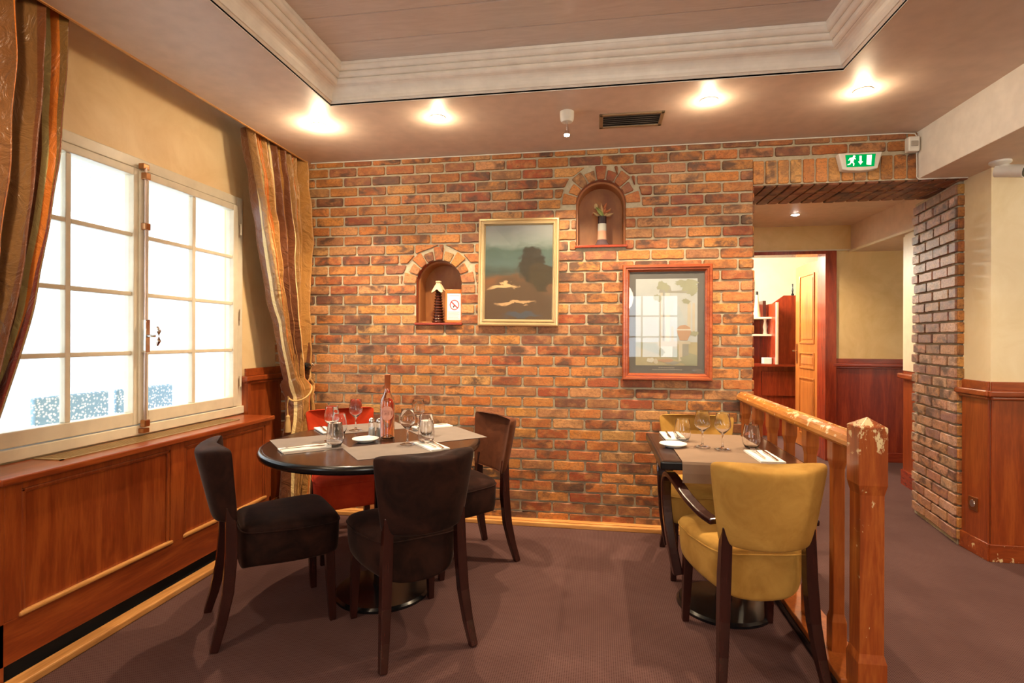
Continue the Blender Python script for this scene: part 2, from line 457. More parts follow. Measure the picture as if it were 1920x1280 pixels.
for q in NI:  # voussoirs
    nv = 9
    for k in range(nv):
        a0 = PI * k / nv + .025; a1 = PI * (k + 1) / nv - .025
        r0 = q['R'] + .002; r1 = q['Ro'] - .004 - (.028 if k % 2 else 0)
        P4 = [(q['cx'] + r0 * math.cos(a0), q['sp'] + r0 * math.sin(a0)), (q['cx'] + r1 * math.cos(a0), q['sp'] + r1 * math.sin(a0)),
              (q['cx'] + r1 * math.cos(a1), q['sp'] + r1 * math.sin(a1)), (q['cx'] + r0 * math.cos(a1), q['sp'] + r0 * math.sin(a1))]
        brick_poly(wb, P4, Vector((0, YB, 0)), X_, Z_, -Y_)
wall_back = S(wb, 'wall_back', [MT['mortar'], MT['brick']], loc=(0, 0, 0))
for q in NI:
    m = MB(); A = arch_pts(q); ring = lambda y, o=0: [(px, y, pz) for px, pz in arch_pts(q, o)]
    m.rings([ring(YB - .003), ring(YB + .05)], False, False)
    m.cur = 1; m.rings([ring(YB + .05), ring(YB + .05, -.012), ring(YB + .17, -.014)], False, True)
    m.build('niche_lining', [MT['brick'] if False else MT['red_z'], MT['niche']], wall_back, smooth=True, angle=30)
    m = MB(); m.box(q['cx'] - .172, q['cx'] + .175, YB - .03, YB + .15, q['b'] - .016, q['b'])
    m.build('niche_shelf', MT['red_x'], wall_back, bevel=.003)
# ------------------------------------------------------------------ floor, ceilings, shell
m = MB(); m.box(-2.7, 4.6, -3.1, 9.2, -.05, 0); S(m, 'floor', MT['carpet'], loc=(0, 0, 0))
CZ = 2.553
tx0, tx1, ty0, ty1 = -1.461, 1.153, -1.2, 2.767
m = MB()
m.box(-2.1, tx0, -3, YB, CZ, CZ + .03); m.box(tx1, 1.95, -3, YB, CZ, CZ + .03)
m.box(tx0, tx1, ty1, YB, CZ, CZ + .03); m.box(tx0, tx1, -3, ty0, CZ, CZ + .03)
soff = S(m, 'ceiling', MT['soffit'], loc=(0, 0, 0))
m = MB(); m.box(-2.11, -2.098, -3, YB, CZ - .004, CZ + .05); m.build('soffit_edge', MT['gold_y'], soff)
# cornice around the tray
prof = [(0, 0), (0, .012), (.010, .020), (.014, .020)]
for k in range(7): a_ = k / 6 * PI / 2; prof.append((.016 + .040 * (1 - math.cos(a_)), .022 + .060 * math.sin(a_)))
for k in range(3):
    d0, h0 = .060 + k * .021, .084 + k * .026
    for q_ in range(7): a_ = q_ / 6 * PI; prof.append((d0 + .0105 * (1 - math.cos(a_)) + .007 * math.sin(a_), h0 + .012 * (1 - math.cos(a_)) - .006 * math.sin(a_)))
    prof.append((d0 + .019, h0 + .026))
prof.append((.126, .174))
m = MB(); rs = []
for d, h in prof:
    rs.append([(tx0 + d, ty0 + d, CZ - .004 + h), (tx1 - d, ty0 + d, CZ - .004 + h), (tx1 - d, ty1 - d, CZ - .004 + h), (tx0 + d, ty1 - d, CZ - .004 + h)])
m.rings(rs, False, False)
m.build('cornice', MT['ceilwhite'], soff)
m = MB(); y = -1.3; 
while y < 2.8:
    m.box(-1.5, 1.2, y, y + .207, 2.724, 2.745); y += .21
m.box(-1.5, 1.2, -1.3, 2.8, 2.746, 2.76)
m.build('ceiling_planks', MT['planks'], soff, bevel=.003, seg=1)
m = MB(); m.box(-2.6, 2.4, -3, 4.2, 2.79, 2.83); m.build('ceiling_slab', MT['plaster'], soff)
m = MB(); m.box(1.95, 4.6, -3, YB + .0, 2.262, 2.60); S(m, 'ceiling_beam', MT['beamw'], loc=(0, 0, 0))
m = MB(); m.box(1.951, 4.6, -3, YB, 2.2605, 2.2619); S(m, 'ceiling_low', MT['soffit'], loc=(0, 0, 0))
# left wall with windows
def wall_x(name, X, y0, y1, z0, z1, holes, mat, th=.25, inward=1):
    bm = bmesh.new(); ed = []
    for L in [[(y0, z0), (y1, z0), (y1, z1), (y0, z1)]] + [[(a, c), (b, c), (b, d), (a, d)] for a, b, c, d in holes]:
        vs = [bm.verts.new((X, p, q)) for p, q in L]
        for i in range(len(vs)): ed.append(bm.edges.new((vs[i], vs[(i + 1) % len(vs)])))
    bmesh.ops.triangle_fill(bm, use_beauty=True, edges=ed); bm.verts.index_update()
    mb = MB(); mb.add([v.co.copy() for v in bm.verts], [[v.index for v in f.verts] for f in bm.faces])
    n = len(mb.v); f0 = [list(f) for f in mb.f]
    mb.add([v + Vector((-th * inward, 0, 0)) for v in mb.v[:n]], f0); bm.free()
    for a, b, c, d in holes:
        for (p, q) in (((a, c), (b, c)), ((b, c), (b, d)), ((b, d), (a, d)), ((a, d), (a, c))):
            mb.add([(X, *p), (X, *q), (X - th * inward, *q), (X - th * inward, *p)], [(0, 1, 2, 3)])
    return S(mb, name, mat, loc=(0, 0, 0))
wl = wall_x('wall_left', -2.37, -3, YB + .02, 0, 2.8, [(1.64, 3.24, .78, 2.18), (-1.6, .2, .78, 2.18)], MT['plaster'], .10)
for nm, args in (('wall_rear', None),):
    m = MB(); m.box(-2.6, .5, -3.1, -3, 0, 2.8); m.box(1.5, 4.6, -3.1, -3, 0, 2.8); m.box(.5, 1.5, -3.1, -3, 0, .9); m.box(.5, 1.5, -3.1, -3, 2.1, 2.8)
    S(m, nm, MT['plaster2'], loc=(0, 0, 0))
m = MB()
for z in (.9, 1.29, 1.68, 2.07): m.box(.5, 1.5, -3.06, -3.02, z, z + .03)
for xx in (.5, .81, 1.14, 1.47): m.box(xx, xx + .03, -3.06, -3.02, .9, 2.1)
S(m, 'window_3', MT['wincream'])
m = MB(); m.box(4.5, 4.6, -3, 3.5, 0, 2.3); S(m, 'wall_right', MT['plaster2'], loc=(0, 0, 0))
# plaster return and wall on the right
RX, RY = 2.235, 3.475
m = MB(); m.prism([(RX, RY), (4.6, RY), (4.6, RY + .12), (RX + .1, RY + .12), (RX + .1, 3.71), (RX, 3.71)], 'z', .9, 2.262)
wr = S(m, 'wall_corner', MT['plaster2'], loc=(0, 0, 0))
def wainscot(parent, segs, zt=1.03, mats=None):
    """segs: list of (p0,p1,normal) floor segments"""
    a, b, c, d = MB(), MB(), MB(), MB()
    for (x0, y0), (x1, y1), (nx, ny) in segs:
        def slab(mb, z0, z1, t0, t1, ext=0):
            ex, ey = (x1 - x0), (y1 - y0); l = math.hypot(ex, ey); ex, ey = ex / l * ext, ey / l * ext
            P = [(x0 - ex + nx * t0, y0 - ey + ny * t0), (x1 + ex + nx * t0, y1 + ey + ny * t0), (x1 + ex + nx * t1, y1 + ey + ny * t1), (x0 - ex + nx * t1, y0 - ey + ny * t1)]
            mb.prism(P, 'z', z0, z1)
        slab(a, 0.1, zt - .10, 0, .012); slab(d, zt - .05, zt, 0, .014)
        slab(b, zt - .105, zt - .085, 0, .030, .012); slab(b, zt - .085, zt - .05, 0, .042, .03)
        slab(c, 0, .10, 0, .02, .012)
    a.build('panel', MT['wood_z'], parent, world=True, bevel=.002)
    d.build('top_board', MT['wood_x'], parent, world=True, bevel=.002)
    b.build('chair_rail', MT['wood_x'], parent, world=True, bevel=.008, seg=3)
    c.build('skirting', MT['chipped'] if mats is None else mats, parent, world=True, bevel=.003)
w = structure('trim_1', (RX, RY, 0))
wainscot(w, [((RX, RY + .0), (RX, 3.70), (-1, 0)), ((RX, RY), (4.5, RY), (0, -1))])
# brick pillar
m = MB(); p0, p1, p2 = Vector((2.203, 3.712, 0)), Vector((2.30, 4.36, 0)), Vector((2.248, 3.70, 0))
m.prism([(p0.x + .011, p0.y + .011), (p1.x + .011, p1.y), (2.7, 4.36), (2.7, 3.712)], 'z', 0, LZ)
m.bc = {}; m.cur = 1
U = (p1 - p0).normalized(); L = (p1 - p0).length
DAYLIT = [(.40, .20, .14), (.48, .27, .18), (.34, .16, .12), (.56, .36, .26), (.44, .22, .13), (.30, .16, .14)]  # pinkish tones put the cool daylight on this face into the brick colour
brick_rows(m, p0.copy(), U, Z_, U.cross(Z_) * -1, L, LZ - .01, v0=.03, tone=DAYLIT)
pz = .03
while pz < LZ - .03:
    brick_poly(m, [(.0, pz + .005), (.050, pz + .005), (.050, pz + .066), (.0, pz + .066)], Vector((2.203, 3.712, 0)), X_, Z_, -Y_, tone=[(.50, .22, .05), (.42, .15, .04), (.56, .28, .08)]); pz += .0713
S(m, 'pillar', [MT['mortar'], MT['brick']], loc=(0, 0, 0))
# ------------------------------------------------------------------ hall and far room
HZ = 2.47
m = MB(); m.box(.8, LX - .0, 4.17, 6.1, 0, 2.7); S(m, 'wall_hall_left', MT['hallplaster'], loc=(0, 0, 0))
m = MB(); m.box(.9, 4.6, 4.17, 6.25, HZ, HZ + .05); m.box(.5, 4.6, 6.25, 9.1, 2.6, 2.65); S(m, 'ceiling_hall', MT['soffit'], loc=(0, 0, 0))
m = MB(); m.box(2.62, 4.0, 4.4, 6.1, 2.19, HZ); S(m, 'ceiling_bulkhead', MT['soffit'], loc=(0, 0, 0))
m = MB(); m.box(.8, 1.40, 6.1, 6.25, 0, HZ); m.box(2.42, 4.1, 6.1, 6.25, 0, HZ); m.box(1.40, 2.42, 6.1, 6.25, 2.19, HZ)
wh = S(m, 'wall_hall_back', MT['hallplaster'], loc=(0, 0, 0))
m = MB(); m.box(1.2, 2.62, 6.075, 6.1, 2.20, 2.215); m.box(2.60, 2.62, 4.4, 6.1, 2.185, 2.205); m.build('ledge_strip', MT['wincream'], wh)
m = MB(); m.box(4.0, 4.1, 4.1, 9.1, 0, 2.65); m.box(.4, .5, 6.25, 9.1, 0, 2.65); m.box(.4, 4.1, 9.0, 9.1, 0, 2.65); m.box(.5, 4.0, 6.251, 6.26, 2.2, 2.6)
S(m, 'wall_far', MT['farwall'], loc=(0, 0, 0))
w = structure('trim_2', (2.47, 6.1, 0))
wainscot(w, [((2.47, 6.1), (4.0, 6.1), (0, -1))], 1.07, MT['red_x'])
for o in w.children: 
    if o.name.startswith('panel'): o.data.materials[0] = MT['red_z']
    elif not o.name.startswith('skirt'): o.data.materials[0] = MT['red_x']
# stub wall beside the pillar
m = MB(); SP = [(2.545, 4.37), (2.67, 5.2), (2.9, 5.2), (2.9, 4.37)]
m.prism(SP, 'z', 1.0, 2.19); m.prism([(2.53, 4.37), (2.66, 5.20), (2.68, 5.23), (2.9, 5.2), (2.9, 4.37)], 'z', 1.0, 2.17)
S(m, 'wall_hall_stub', MT['wincream'], loc=(0, 0, 0))
m = MB(); m.prism([(2.54, 4.37), (2.668, 5.21), (2.92, 5.21), (2.92, 4.37)], 'z', 0, 1.0)
st = S(m, 'trim_3', MT['wood_z'], loc=(0, 0, 0))
m = MB(); m.prism([(2.50, 4.37), (2.63, 5.24), (2.95, 5.24), (2.95, 4.37)], 'z', .93, .975); m.build('chair_rail', MT['wood_y'], st, bevel=.01)
m = MB(); m.prism([(2.53, 4.37), (2.655, 5.22), (2.95, 5.22), (2.95, 4.37)], 'z', 0, .13); m.build('skirting', MT['red_y'], st)
# door
d1 = structure('door_1', (1.9, 6.1, 0))
m = MB(); m.box(1.40, 1.48, 6.06, 6.27, 0, 2.17); m.box(2.36, 2.47, 6.06, 6.27, 0, 2.17); m.box(1.40, 2.47, 6.06, 6.27, 2.165, 2.20)
m.build('door_frame', MT['red_z'], d1, world=True, bevel=.004)
dx = 2.39
m = MB(); m.box(dx, dx + .04, 6.28, 7.00, .01, 2.14)
leaf = m.build('door_leaf', MT['door'], d1, world=True, bevel=.003)
for (z0, z1) in ((1.22, 2.02), (.93, 1.12), (.16, .83)):
    m = MB()
    for (a, b, c, d) in ((6.42, 6.44, z0, z1), (6.84, 6.86, z0, z1), (6.44, 6.84, z0, z0 + .02), (6.44, 6.84, z1 - .02, z1)): m.box(dx - .012, dx + .002, a, b, c, d)
    m.box(dx - .006, dx + .002, 6.47, 6.81, z0 + .05, z1 - .05)
    m.build('panel_moulding', MT['door'], leaf, world=True, bevel=.004)
m = MB(); m.box(dx - .008, dx, 6.92, 6.96, .98, 1.22); m.tube([(dx - .005, 6.94, 1.13), (dx - .05, 6.94, 1.13), (dx - .055, 6.85, 1.13)], .009)
m.build('door_handle', MT['brass'], leaf, world=True, smooth=True)
# far cabinet
cb = thing('desk_cabinet', 'red-brown wooden desk unit with open shelves seen through the doorway', 'cabinet', (2.1, 7.6, 0))
m = MB(); m.box(2.25, 2.27, 7.25, 8.0, .95, 1.735); 
m.prism([(1.735 + 0, 0)] * 0 or [(2.27, .95), (2.85, .95), (2.85, 1.84), (2.40, 1.84), (2.27, 1.745)], 'y', 7.45, 7.48)
m.box(1.5, 2.25, 7.96, 8.0, .95, 1.76)
m.build('shelf_back', MT['red_z'], cb, world=True)
m = MB(); m.box(2.245, 2.27, 7.245, 7.27, .95, 1.74); m.build('edge_strip', MT['wincream'], cb, world=True)
for z in (1.55, 1.325):
    m = MB(); m.box(1.5, 2.25, 7.45, 7.96, z - .012, z + .012); m.build('shelf', MT['wincream'], cb, world=True)
m = MB(); m.box(1.45, 2.95, 7.3, 8.05, .92, .95); m.build('desktop', MT['red_x'], cb, world=True)
m = MB(); m.box(1.5, 2.9, 7.50, 8.0, 0, .92); m.build('body', MT['red_z'], cb, world=True)
m = MB(); m.box(2.14, 2.56, 7.46, 7.50, .53, .85); m.build('door', MT['red_z'], cb, world=True, bevel=.003)
m = MB(); m.lathe([(.045, 0), (.047, .02), (.018, .26), (.014, .30)], (2.11, 7.6, 1.562), 16)
bt = thing('bottle', 'tall conical pale decanter on the upper cabinet shelf in far room', 'bottle', (2.11, 7.6, 1.562))
m.build('body', plain('pale_amber', (.55, .42, .25), .25), bt, world=True, smooth=True)
m = MB(); m.lathe([(.016, .30), (.016, .345)], (2.11, 7.6, 1.562), 12); m.build('stopper', MT['black'], bt, world=True)
m = MB(); m.box(2.17, 2.21, 7.55, 7.75, 1.562, 1.78); tag(m.build('book', MT['leg']), 'dark upright book beside the decanter on upper cabinet shelf', 'book')
m = MB(); m.lathe([(.03, 0), (.022, .05), (.03, .10), (.015, .17), (.02, .20), (.004, .23)], (2.215, 7.6, 1.337), 12); tag(m.build('figurine', MT['porcelain'], smooth=True), 'small white figurine on the lower cabinet shelf in far room', 'figurine')
m = MB(); m.box(2.14, 2.24, 7.4, 7.5, .95, 1.03); tag(m.build('box', MT['porcelain'], bevel=.004), 'small white box on the desktop of the far cabinet', 'box')
m = MB(); m.lathe([(.018, 0), (.018, .02), (.008, .03), (.012, .07), (.006, .1), (.01, .15)], (2.51, 7.465, 1.84), 12); tag(m.build('figurine', MT['black'], smooth=True), 'tiny dark ornament standing on top of the cabinet panel', 'ornament')
pf = thing('picture_frame', 'narrow wooden frame on cream wall, partly hidden by brick edge', 'picture', (2.35, 8.97, 1.9))
m = MB(); m.box(2.30, 2.44, 8.95, 8.99, 1.80, 2.22); m.build('frame', MT['wood_z'], pf, world=True, bevel=.004)
m = MB(); m.box(2.32, 2.40, 8.94, 8.951, 1.83, 2.19); m.build('print', plain('pale_print', (.6, .62, .6), .5), pf, world=True)
# ------------------------------------------------------------------ baseboards, radiator cover
bb = MB(); bb.box(-2.05, LX, YB - .075, YB - .004, 0, .028); bb.box(-2.05, LX, YB - .05, YB - .004, .028, .036)
S(bb, 'baseboard_back', MT['gold_x'], bevel=.006)
bb = MB(); bb.box(-2.10, -2.035, 1.0, 3.3, 0, .03); S(bb, 'baseboard_left', MT['gold_y'], bevel=.006)
rc = thing('radiator_cover', 'long cherry wood radiator cover with recessed panels under the window', 'cabinet', (-2.22, 2.4, 0))
FX = -2.11
m = MB(); m.box(-2.335, -2.085, 1.59, 3.225, .732, .760); m.build('top', MT['wood_y'], rc, world=True, bevel=.006)
m = MB()
def fr(y0, y1, z0, z1): m.box(FX - .02, FX, y0, y1, z0, z1)
fr(1.62, 1.68, .235, .732); fr(3.16, 3.20, .235, .732); fr(2.385, 2.475, .235, .732); fr(1.68, 2.385, .705, .732); fr(2.475, 3.16, .705, .732)
m.box(-2.35, FX, 3.20, 3.22, .0, .732); m.box(-2.35, FX, 1.60, 1.62, 0, .732)
m.build('frame', MT['wood_z'], rc, world=True, bevel=.002)
m = MB(); fr(1.60, 3.22, .075, .235); m.build('base_rail', MT['wood_y'], rc, world=True, bevel=.003)
m = MB(); m.box(FX - .06, FX - .03, 1.62, 3.2, 0, .1); m.build('slot_shade', MT['hole_shade'], rc, world=True)  # dark board paints the shade inside the base slot
for (a, b) in ((1.68, 2.385), (2.475, 3.16)):
    m = MB(); m.box(FX - .03, FX - .012, a, b, .235, .705); pnl = m.build('panel', MT['wood_z'], rc, world=True)
    m = MB(); m.box(FX - .014, FX + .008, a - .01, b + .01, .232, .250); m.build('lower_moulding', MT['gold_y'], pnl, world=True, bevel=.006)
    m = MB(); t = .018
    m.box(FX - .016, FX - .003, a, a + t, .25, .705); m.box(FX - .016, FX - .003, b - t, b, .25, .705); m.box(FX - .016, FX - .003, a, b, .705 - t, .705)
    m.build('moulding', MT['wood_z'], pnl, world=True, bevel=.006)
m = MB(); 
for i in range(8):
    xx = -2.305 + i * .0155; m.box(xx, xx + .007, 1.90, 2.99, .757, .7635)
m.box(-2.315, -2.178, 1.885, 1.90, .757, .764); m.box(-2.315, -2.178, 2.99, 3.0, .757, .764); m.box(-2.187, -2.178, 1.885, 3.0, .757, .764)
m.build('grille', MT['goldgrille'], rc, world=True)
w = structure('trim_4', (-2.37, 3.4, 0))
wainscot(w, [((-2.33, 3.255), (-2.33, 3.66), (1, 0))], 1.06)
m = MB(); m.box(-2.365, -2.30, 3.25, 3.28, .74, 1.01); m.build('end_board', MT['wood_z'], w, world=True)
w = structure('trim_5', (-2.37, 0, 0)); wainscot(w, [((-2.36, -3), (-2.36, 1.58), (1, 0))], .76)
# ------------------------------------------------------------------ window
def window(name, y0, y1, detailed):
    z0, z1 = .765, 2.195; X = -2.345
    W = structure(name, (X, (y0 + y1) / 2, z0)); yc = (y0 + y1) / 2 - .0
    m = MB(); f = .055
    m.box(X - .06, X, y0, y0 + f, z0 + .05, z1); m.box(X - .06, X, y1 - f, y1, z0 + .05, z1); m.box(X - .06, X, y0 + f, y1 - f, z1 - f, z1)
    m.box(X - .06, X + .015, y0, y1, z0, z0 + .05)
    m.build('frame', MT['wincream'], W, world=True, bevel=.004)
    for sgn in (-1, 1):
        a, b = (y0 + .06, yc - .002) if sgn < 0 else (yc + .002, y1 - .06)
        c, d = z0 + .055, z1 - .06
        m = MB(); st_ = .045; bx = lambda p, q, r_, s_, o=.012: m.box(X - .045, X + o, p, q, r_, s_)
        bx(a, a + st_, c, d); bx(b - st_, b, c, d); bx(a + st_, b - st_, d - .04, d); bx(a + st_, b - st_, c, c + .065)
        ii = (a + st_, b - st_, c + .065, d - .04)
        mid = (ii[0] + ii[1]) / 2
        m.box(X - .03, X + .002, mid - .013, mid + .013, ii[2], ii[3])
        for k in range(1, 4):
            z = ii[2] + (ii[3] - ii[2]) * k / 4; m.box(X - .03, X + .001, ii[0], mid - .013, z - .011, z + .011); m.box(X - .03, X + .001, mid + .013, ii[1], z - .011, z + .011)
        sh = m.build('sash', MT['wincream'], W, world=True, bevel=.004)
        m = MB(); m.box(X - .020, X - .017, ii[0], ii[1], ii[2], ii[3]); m.build('panes', MT['pane'], sh, world=True)
        if detailed:
            yy = b - .0 if sgn > 0 else a
            for z in (.98, 1.42, 1.98):
                m = MB(); m.lathe([(.007, -.035), (.007, .035)], (X + .015, yy + .02 * sgn, z), 10); m.build('hinge', MT['wincream'], sh, world=True, smooth=True)
    if detailed:
        m = MB(); m.box(X + .010, X + .024, yc - .022, yc + .022, z0 + .06, z1 - .07); m.build('meeting_strip', MT['wincream'], W, world=True, bevel=.006)
        m = MB(); m.tube([(X + .035, yc, z0 + .045), (X + .035, yc, z1 - .05)], .0075, 10)
        bo = m.build('bolt_rod', plain('old_steel', (.55, .45, .40), .3, .9), W, world=True, smooth=True)
        m = MB()
        for z in (.825, 1.84, 2.10): m.box(X + .02, X + .052, yc - .016, yc + .016, z - .018, z + .018)
        m.box(X + .01, X + .04, yc - .02, yc + .02, 2.135, 2.165); m.box(X + .01, X + .045, yc - .02, yc + .02, .775, .80)
        m.build('bracket', MT['brass'], bo, world=True, bevel=.004)
        m = MB(); m.box(X + .022, X + .052, yc - .014, yc + .014, 1.19, 1.36)
        m.tube([(X + .045, yc, 1.275), (X + .085, yc + .01, 1.275)], .008, 10)
        m.tube([(X + .09, yc + .015, 1.225), (X + .10, yc + .017, 1.25), (X + .10, yc + .017, 1.30), (X + .09, yc + .015, 1.325)], [.006, .011, .011, .006], 10)
        m.build('handle', MT['chrome'], bo, world=True, smooth=True, bevel=.003)
    return W
window('window_1', 1.62, 3.255, True)
window('window_2', -1.62, .22, False)
# ------------------------------------------------------------------ curtains
def curtain(name, label, fn, mat, nu=170, nv=60, urep=1.0):
    m = MB(); rs = []; uv = []
    for j in range(nv + 1):
        row = []
        for i in range(nu + 1):
            row.append(fn(i / nu, j / nv)); uv.append((i / nu * urep, j / nv))
        rs.append(row)
    m.rings(rs, False, False, closed=False); m.uv = uv
    o = m.build(name, mat, smooth=True, angle=180)
    s_ = o.modifiers.new('Solid', 'SOLIDIFY'); s_.thickness = .003
    return tag(o, label, 'curtain', 'striped silk curtains at the window')
def smooth(t): t = max(0, min(1, t)); return t * t * (3 - 2 * t)
TZ = .86
def fnR(u, v):
    z = 2.60 - v * 2.56
    if z > TZ: k = (z - TZ) / (2.6 - TZ); g = k ** .62
    else: k = 0; g = -((TZ - z) / TZ) * .25
    gg = abs(g) if g < 0 else g
    y0 = 3.50 + (3.045 - 3.50) * gg; y1 = 3.585 + (3.635 - 3.585) * min(1, gg * 4)
    if z > TZ: y0 = 3.50 + (3.045 - 3.50) * (k ** .85)
    xc = -2.10 - .055 * gg if z > TZ else -2.10 - .02 * gg
    amp = (.027 + .012 * gg) * (1.0 if z > TZ else .9) + .006
    ph = u * 2 * PI * 7.5 + .5 * math.sin(3 * v + 5 * u)
    fold = math.sin(ph) * amp * (1 + .5 * math.sin(13 * u + 1)) + .014 * math.sin(ph * .37 + 2 + 2 * v)
    bel = .035 * math.exp(-((z - 2.05) / .35) ** 2) * u
    y = y0 + (y1 - y0) * u + .008 * math.cos(ph)
    if z <= TZ + .1: fold *= 1.7
    cr = noise.noise(Vector((u * 9, v * 14, 1))) * .016 + noise.noise(Vector((u * 30, v * 26, 7))) * .005
    return (xc + fold * .9 + bel + cr - (.04 * (1 - u) if z > TZ else 0) * gg, min(y, 3.64), z)
curtain('curtain', 'gold and brown striped silk curtain tied back beside the brick wall', fnR, MT['curtR'], urep=3.0)
def fnL(u, v):
    z = 2.62 - v * 1.95
    k = v
    yR = 1.90 - .30 * (k ** 1.7) * 1.0 - .12 * k ** 4
    yL = 1.05 + .20 * k
    ph = u * 2 * PI * 8.5 + .6 * math.sin(2.5 * v)
    fold = math.sin(ph) * .035 * (1 + .4 * math.sin(9 * u)) + noise.noise(Vector((u * 8, v * 9, 4))) * .012
    return (-2.175 + fold + .03 * k, yL + (yR - yL) * u + .012 * math.cos(ph), z)
curtain('curtain', 'dark brown and orange striped curtain at the left edge of window', fnL, MT['curtL'], urep=2.9)
tb = thing('tieback', 'twisted gold rope tieback looped on a dark wall knob', 'tieback', (-2.08, 3.6, 1.05))
m = MB(); m.lathe([(.012, .06), (.012, .02), (.028, .015), (.030, -.03), (.022, -.045)], (-2.085, 3.61, 1.06), 18, axis='y'); m.build('knob', MT['black'], tb, world=True, smooth=True)
m = MB(); m.tube([(-2.06, 3.575, 1.06), (-2.02, 3.56, 1.06), (-2.0, 3.555, 1.075), (-2.01, 3.55, 1.09)], .007); m.build('hook', MT['chrome'], tb, world=True, smooth=True)
m = MB(); pth = []
for i in range(30):
    t = i / 29; a = t * 2 * PI
    pth.append((-2.095 + .085 * math.cos(a) * 1 + .0, 3.535 + .06 * math.sin(a), .885 + .06 * math.sin(a)))
m.tube(pth, .006, 8, closed=True); m.tube([(-2.04, 3.575, 1.04), (-2.03, 3.57, .99), (-2.05, 3.56, .95), (-2.06, 3.56, .92)], .006, 8)
m.tube([(-2.13, 3.45, .86), (-2.135, 3.445, .78), (-2.13, 3.445, .72)], .004, 8)
m.build('rope', plain('gold_rope', (.62, .38, .14), .5), tb, world=True, smooth=True)
m = MB(); m.lathe([(.006, .03), (.014, .02), (.012, .0), (.017, -.02), (.02, -.09)], (-2.13, 3.445, .70), 14); m.build('tassel', plain('gold_tassel', (.55, .36, .14), .7), tb, world=True, smooth=True)
# ------------------------------------------------------------------ chairs
def se(t, n): return math.copysign(abs(t) ** (2 / n), t)
def seat_mb():
    m = MB(); N_ = 40; rs = []
    def ring(z, sx, sy, y_s=0, sag=0.0, cut=0.0):
        r = []
        for i in range(N_):
            a = 2 * PI * i / N_; cx, cy = se(math.cos(a), 6), se(math.sin(a), 6)
            yy = .050 + cy * .204 * sy + y_s
            w_ = .218 + .012 * cy; w_ -= .035 * max(0, -cy)
            xx = cx * w_ * sx
            zz = z - sag * (1 - cx * cx) * max(0, -cy) + cut * max(0, cy)
            r.append((xx, yy, zz))
        return r
    rs += [ring(.296, .80, .90, -.003, .042, .006), ring(.299, .90, .965, 0, .040, .006), ring(.315, .945, .985, 0, .026, 0), ring(.36, .98, .995, 0, .006), ring(.42, .995, 1.0), ring(.446, 1.0, 1.0), ring(.462, .985, .985), ring(.472, .93, .94), ring(.480, .80, .82), ring(.484, .4, .4)]
    m.rings(rs); return m
def piping_mb():
    m = MB(); p = []
    for i in range(48):
        a = 2 * PI * i / 48; cx, cy = se(math.cos(a), 6), se(math.sin(a), 6)
        w_ = (.218 + .012 * cy - .035 * max(0, -cy)) * 1.003; p.append((cx * w_, .050 + cy * .2045, .447))
    m.tube(p, .003, 6, closed=True); return m
def back_mb():
    m = MB(); N_ = 44; rs = []
    def ring(v, sw, st_, dz=0):
        r = []
        for i in range(N_):
            a = 2 * PI * i / N_; cx, cs = se(math.cos(a), 5), se(math.sin(a), 2.6)
            w_ = (.172 + .045 * v ** .9) * sw; xn = cx; x_ = cx * w_
            zt = .792 + .030 * abs(xn) ** 2.2 - .014 * abs(xn) ** 8
            zb = .500 - .012 * (1 - xn * xn)
            z = zb + (zt - zb) * v + dz
            y = -.230 - .074 * v + (.055 + .048 * v) * xn * xn + cs * .026 * st_
            r.append((x_, y, z))
        return r
    rs = [ring(0, .93, .5), ring(.015, .985, .85), ring(.06, 1, 1), ring(.25, 1, 1), ring(.5, 1, 1), ring(.75, 1, 1), ring(.93, 1, 1), ring(.975, .985, .9), ring(1.0, .955, .62), ring(1.0, .88, .25, .006)]
    m.rings(rs); return m
def make_chair(name, label, fabric, legm, arms=False, back_fabric=None):
    t = thing(name, label, 'chair')
    s_ = seat_mb().build('seat', fabric, t, smooth=True, sub=1); piping_mb().build('piping', fabric, s_, smooth=True)
    back_mb().build('backrest', back_fabric or fabric, t, smooth=True, sub=1)
    for s in (-1, 1):
        m = MB(); m.sweep([(.152 * s, -.196, .57), (.154 * s, -.192, .50), (.158 * s, -.190, .38), (.166 * s, -.203, .22), (.177 * s, -.228, .10), (.190 * s, -.256, 0)], [.036, .040, .042, .040, .036, .031], [.03, .040, .046, .044, .038, .032])
        m.build('leg', legm, t, bevel=.004)
        m = MB(); m.sweep([(.178 * s, .200, .34), (.181 * s, .206, .20), (.186 * s, .215, 0)], [.040, .038, .028], [.040, .038, .028])
        m.build('leg', legm, t, bevel=.004)
        if arms:
            m = MB()
            pth = [(.185, -.165, .575), (.205, -.09, .580), (.232, .02, .610), (.250, .13, .650), (.256, .20, .664), (.258, .25, .650), (.258, .28, .610), (.256, .288, .55), (.252, .280, .47), (.245, .262, .38), (.232, .245, .29), (.215, .232, .20)]
            sm = []
            for i in range(len(pth) - 1):
                for k in range(3): sm.append(Vector(pth[i]).lerp(Vector(pth[i + 1]), k / 3))
            sm.append(Vector(pth[-1])); q = [sm[0]] + [(sm[i - 1] + sm[i] * 2 + sm[i + 1]) / 4 for i in range(1, len(sm) - 1)] + [sm[-1]]
            q = [(p.x * s, p.y, p.z) for p in q]
            m.sweep(q, [.045 - .006 * abs(i / len(q) - .4) for i in range(len(q))], [.024 + (.018 * smooth((i / len(q) - .6) * 4)) for i in range(len(q))])
            m.build('armrest', legm, t, bevel=.006)
    return t
def put(t, x, y, deg): t.location = (x, y, 0); t.rotation_euler = (0, 0, R(deg - 90))
c1 = make_chair('dining_chair', 'dark brown velvet dining chair at the left of the round table, by the radiator cover', MT['brown'], MT['leg'])
put(c1, -1.46, 2.255, 42)
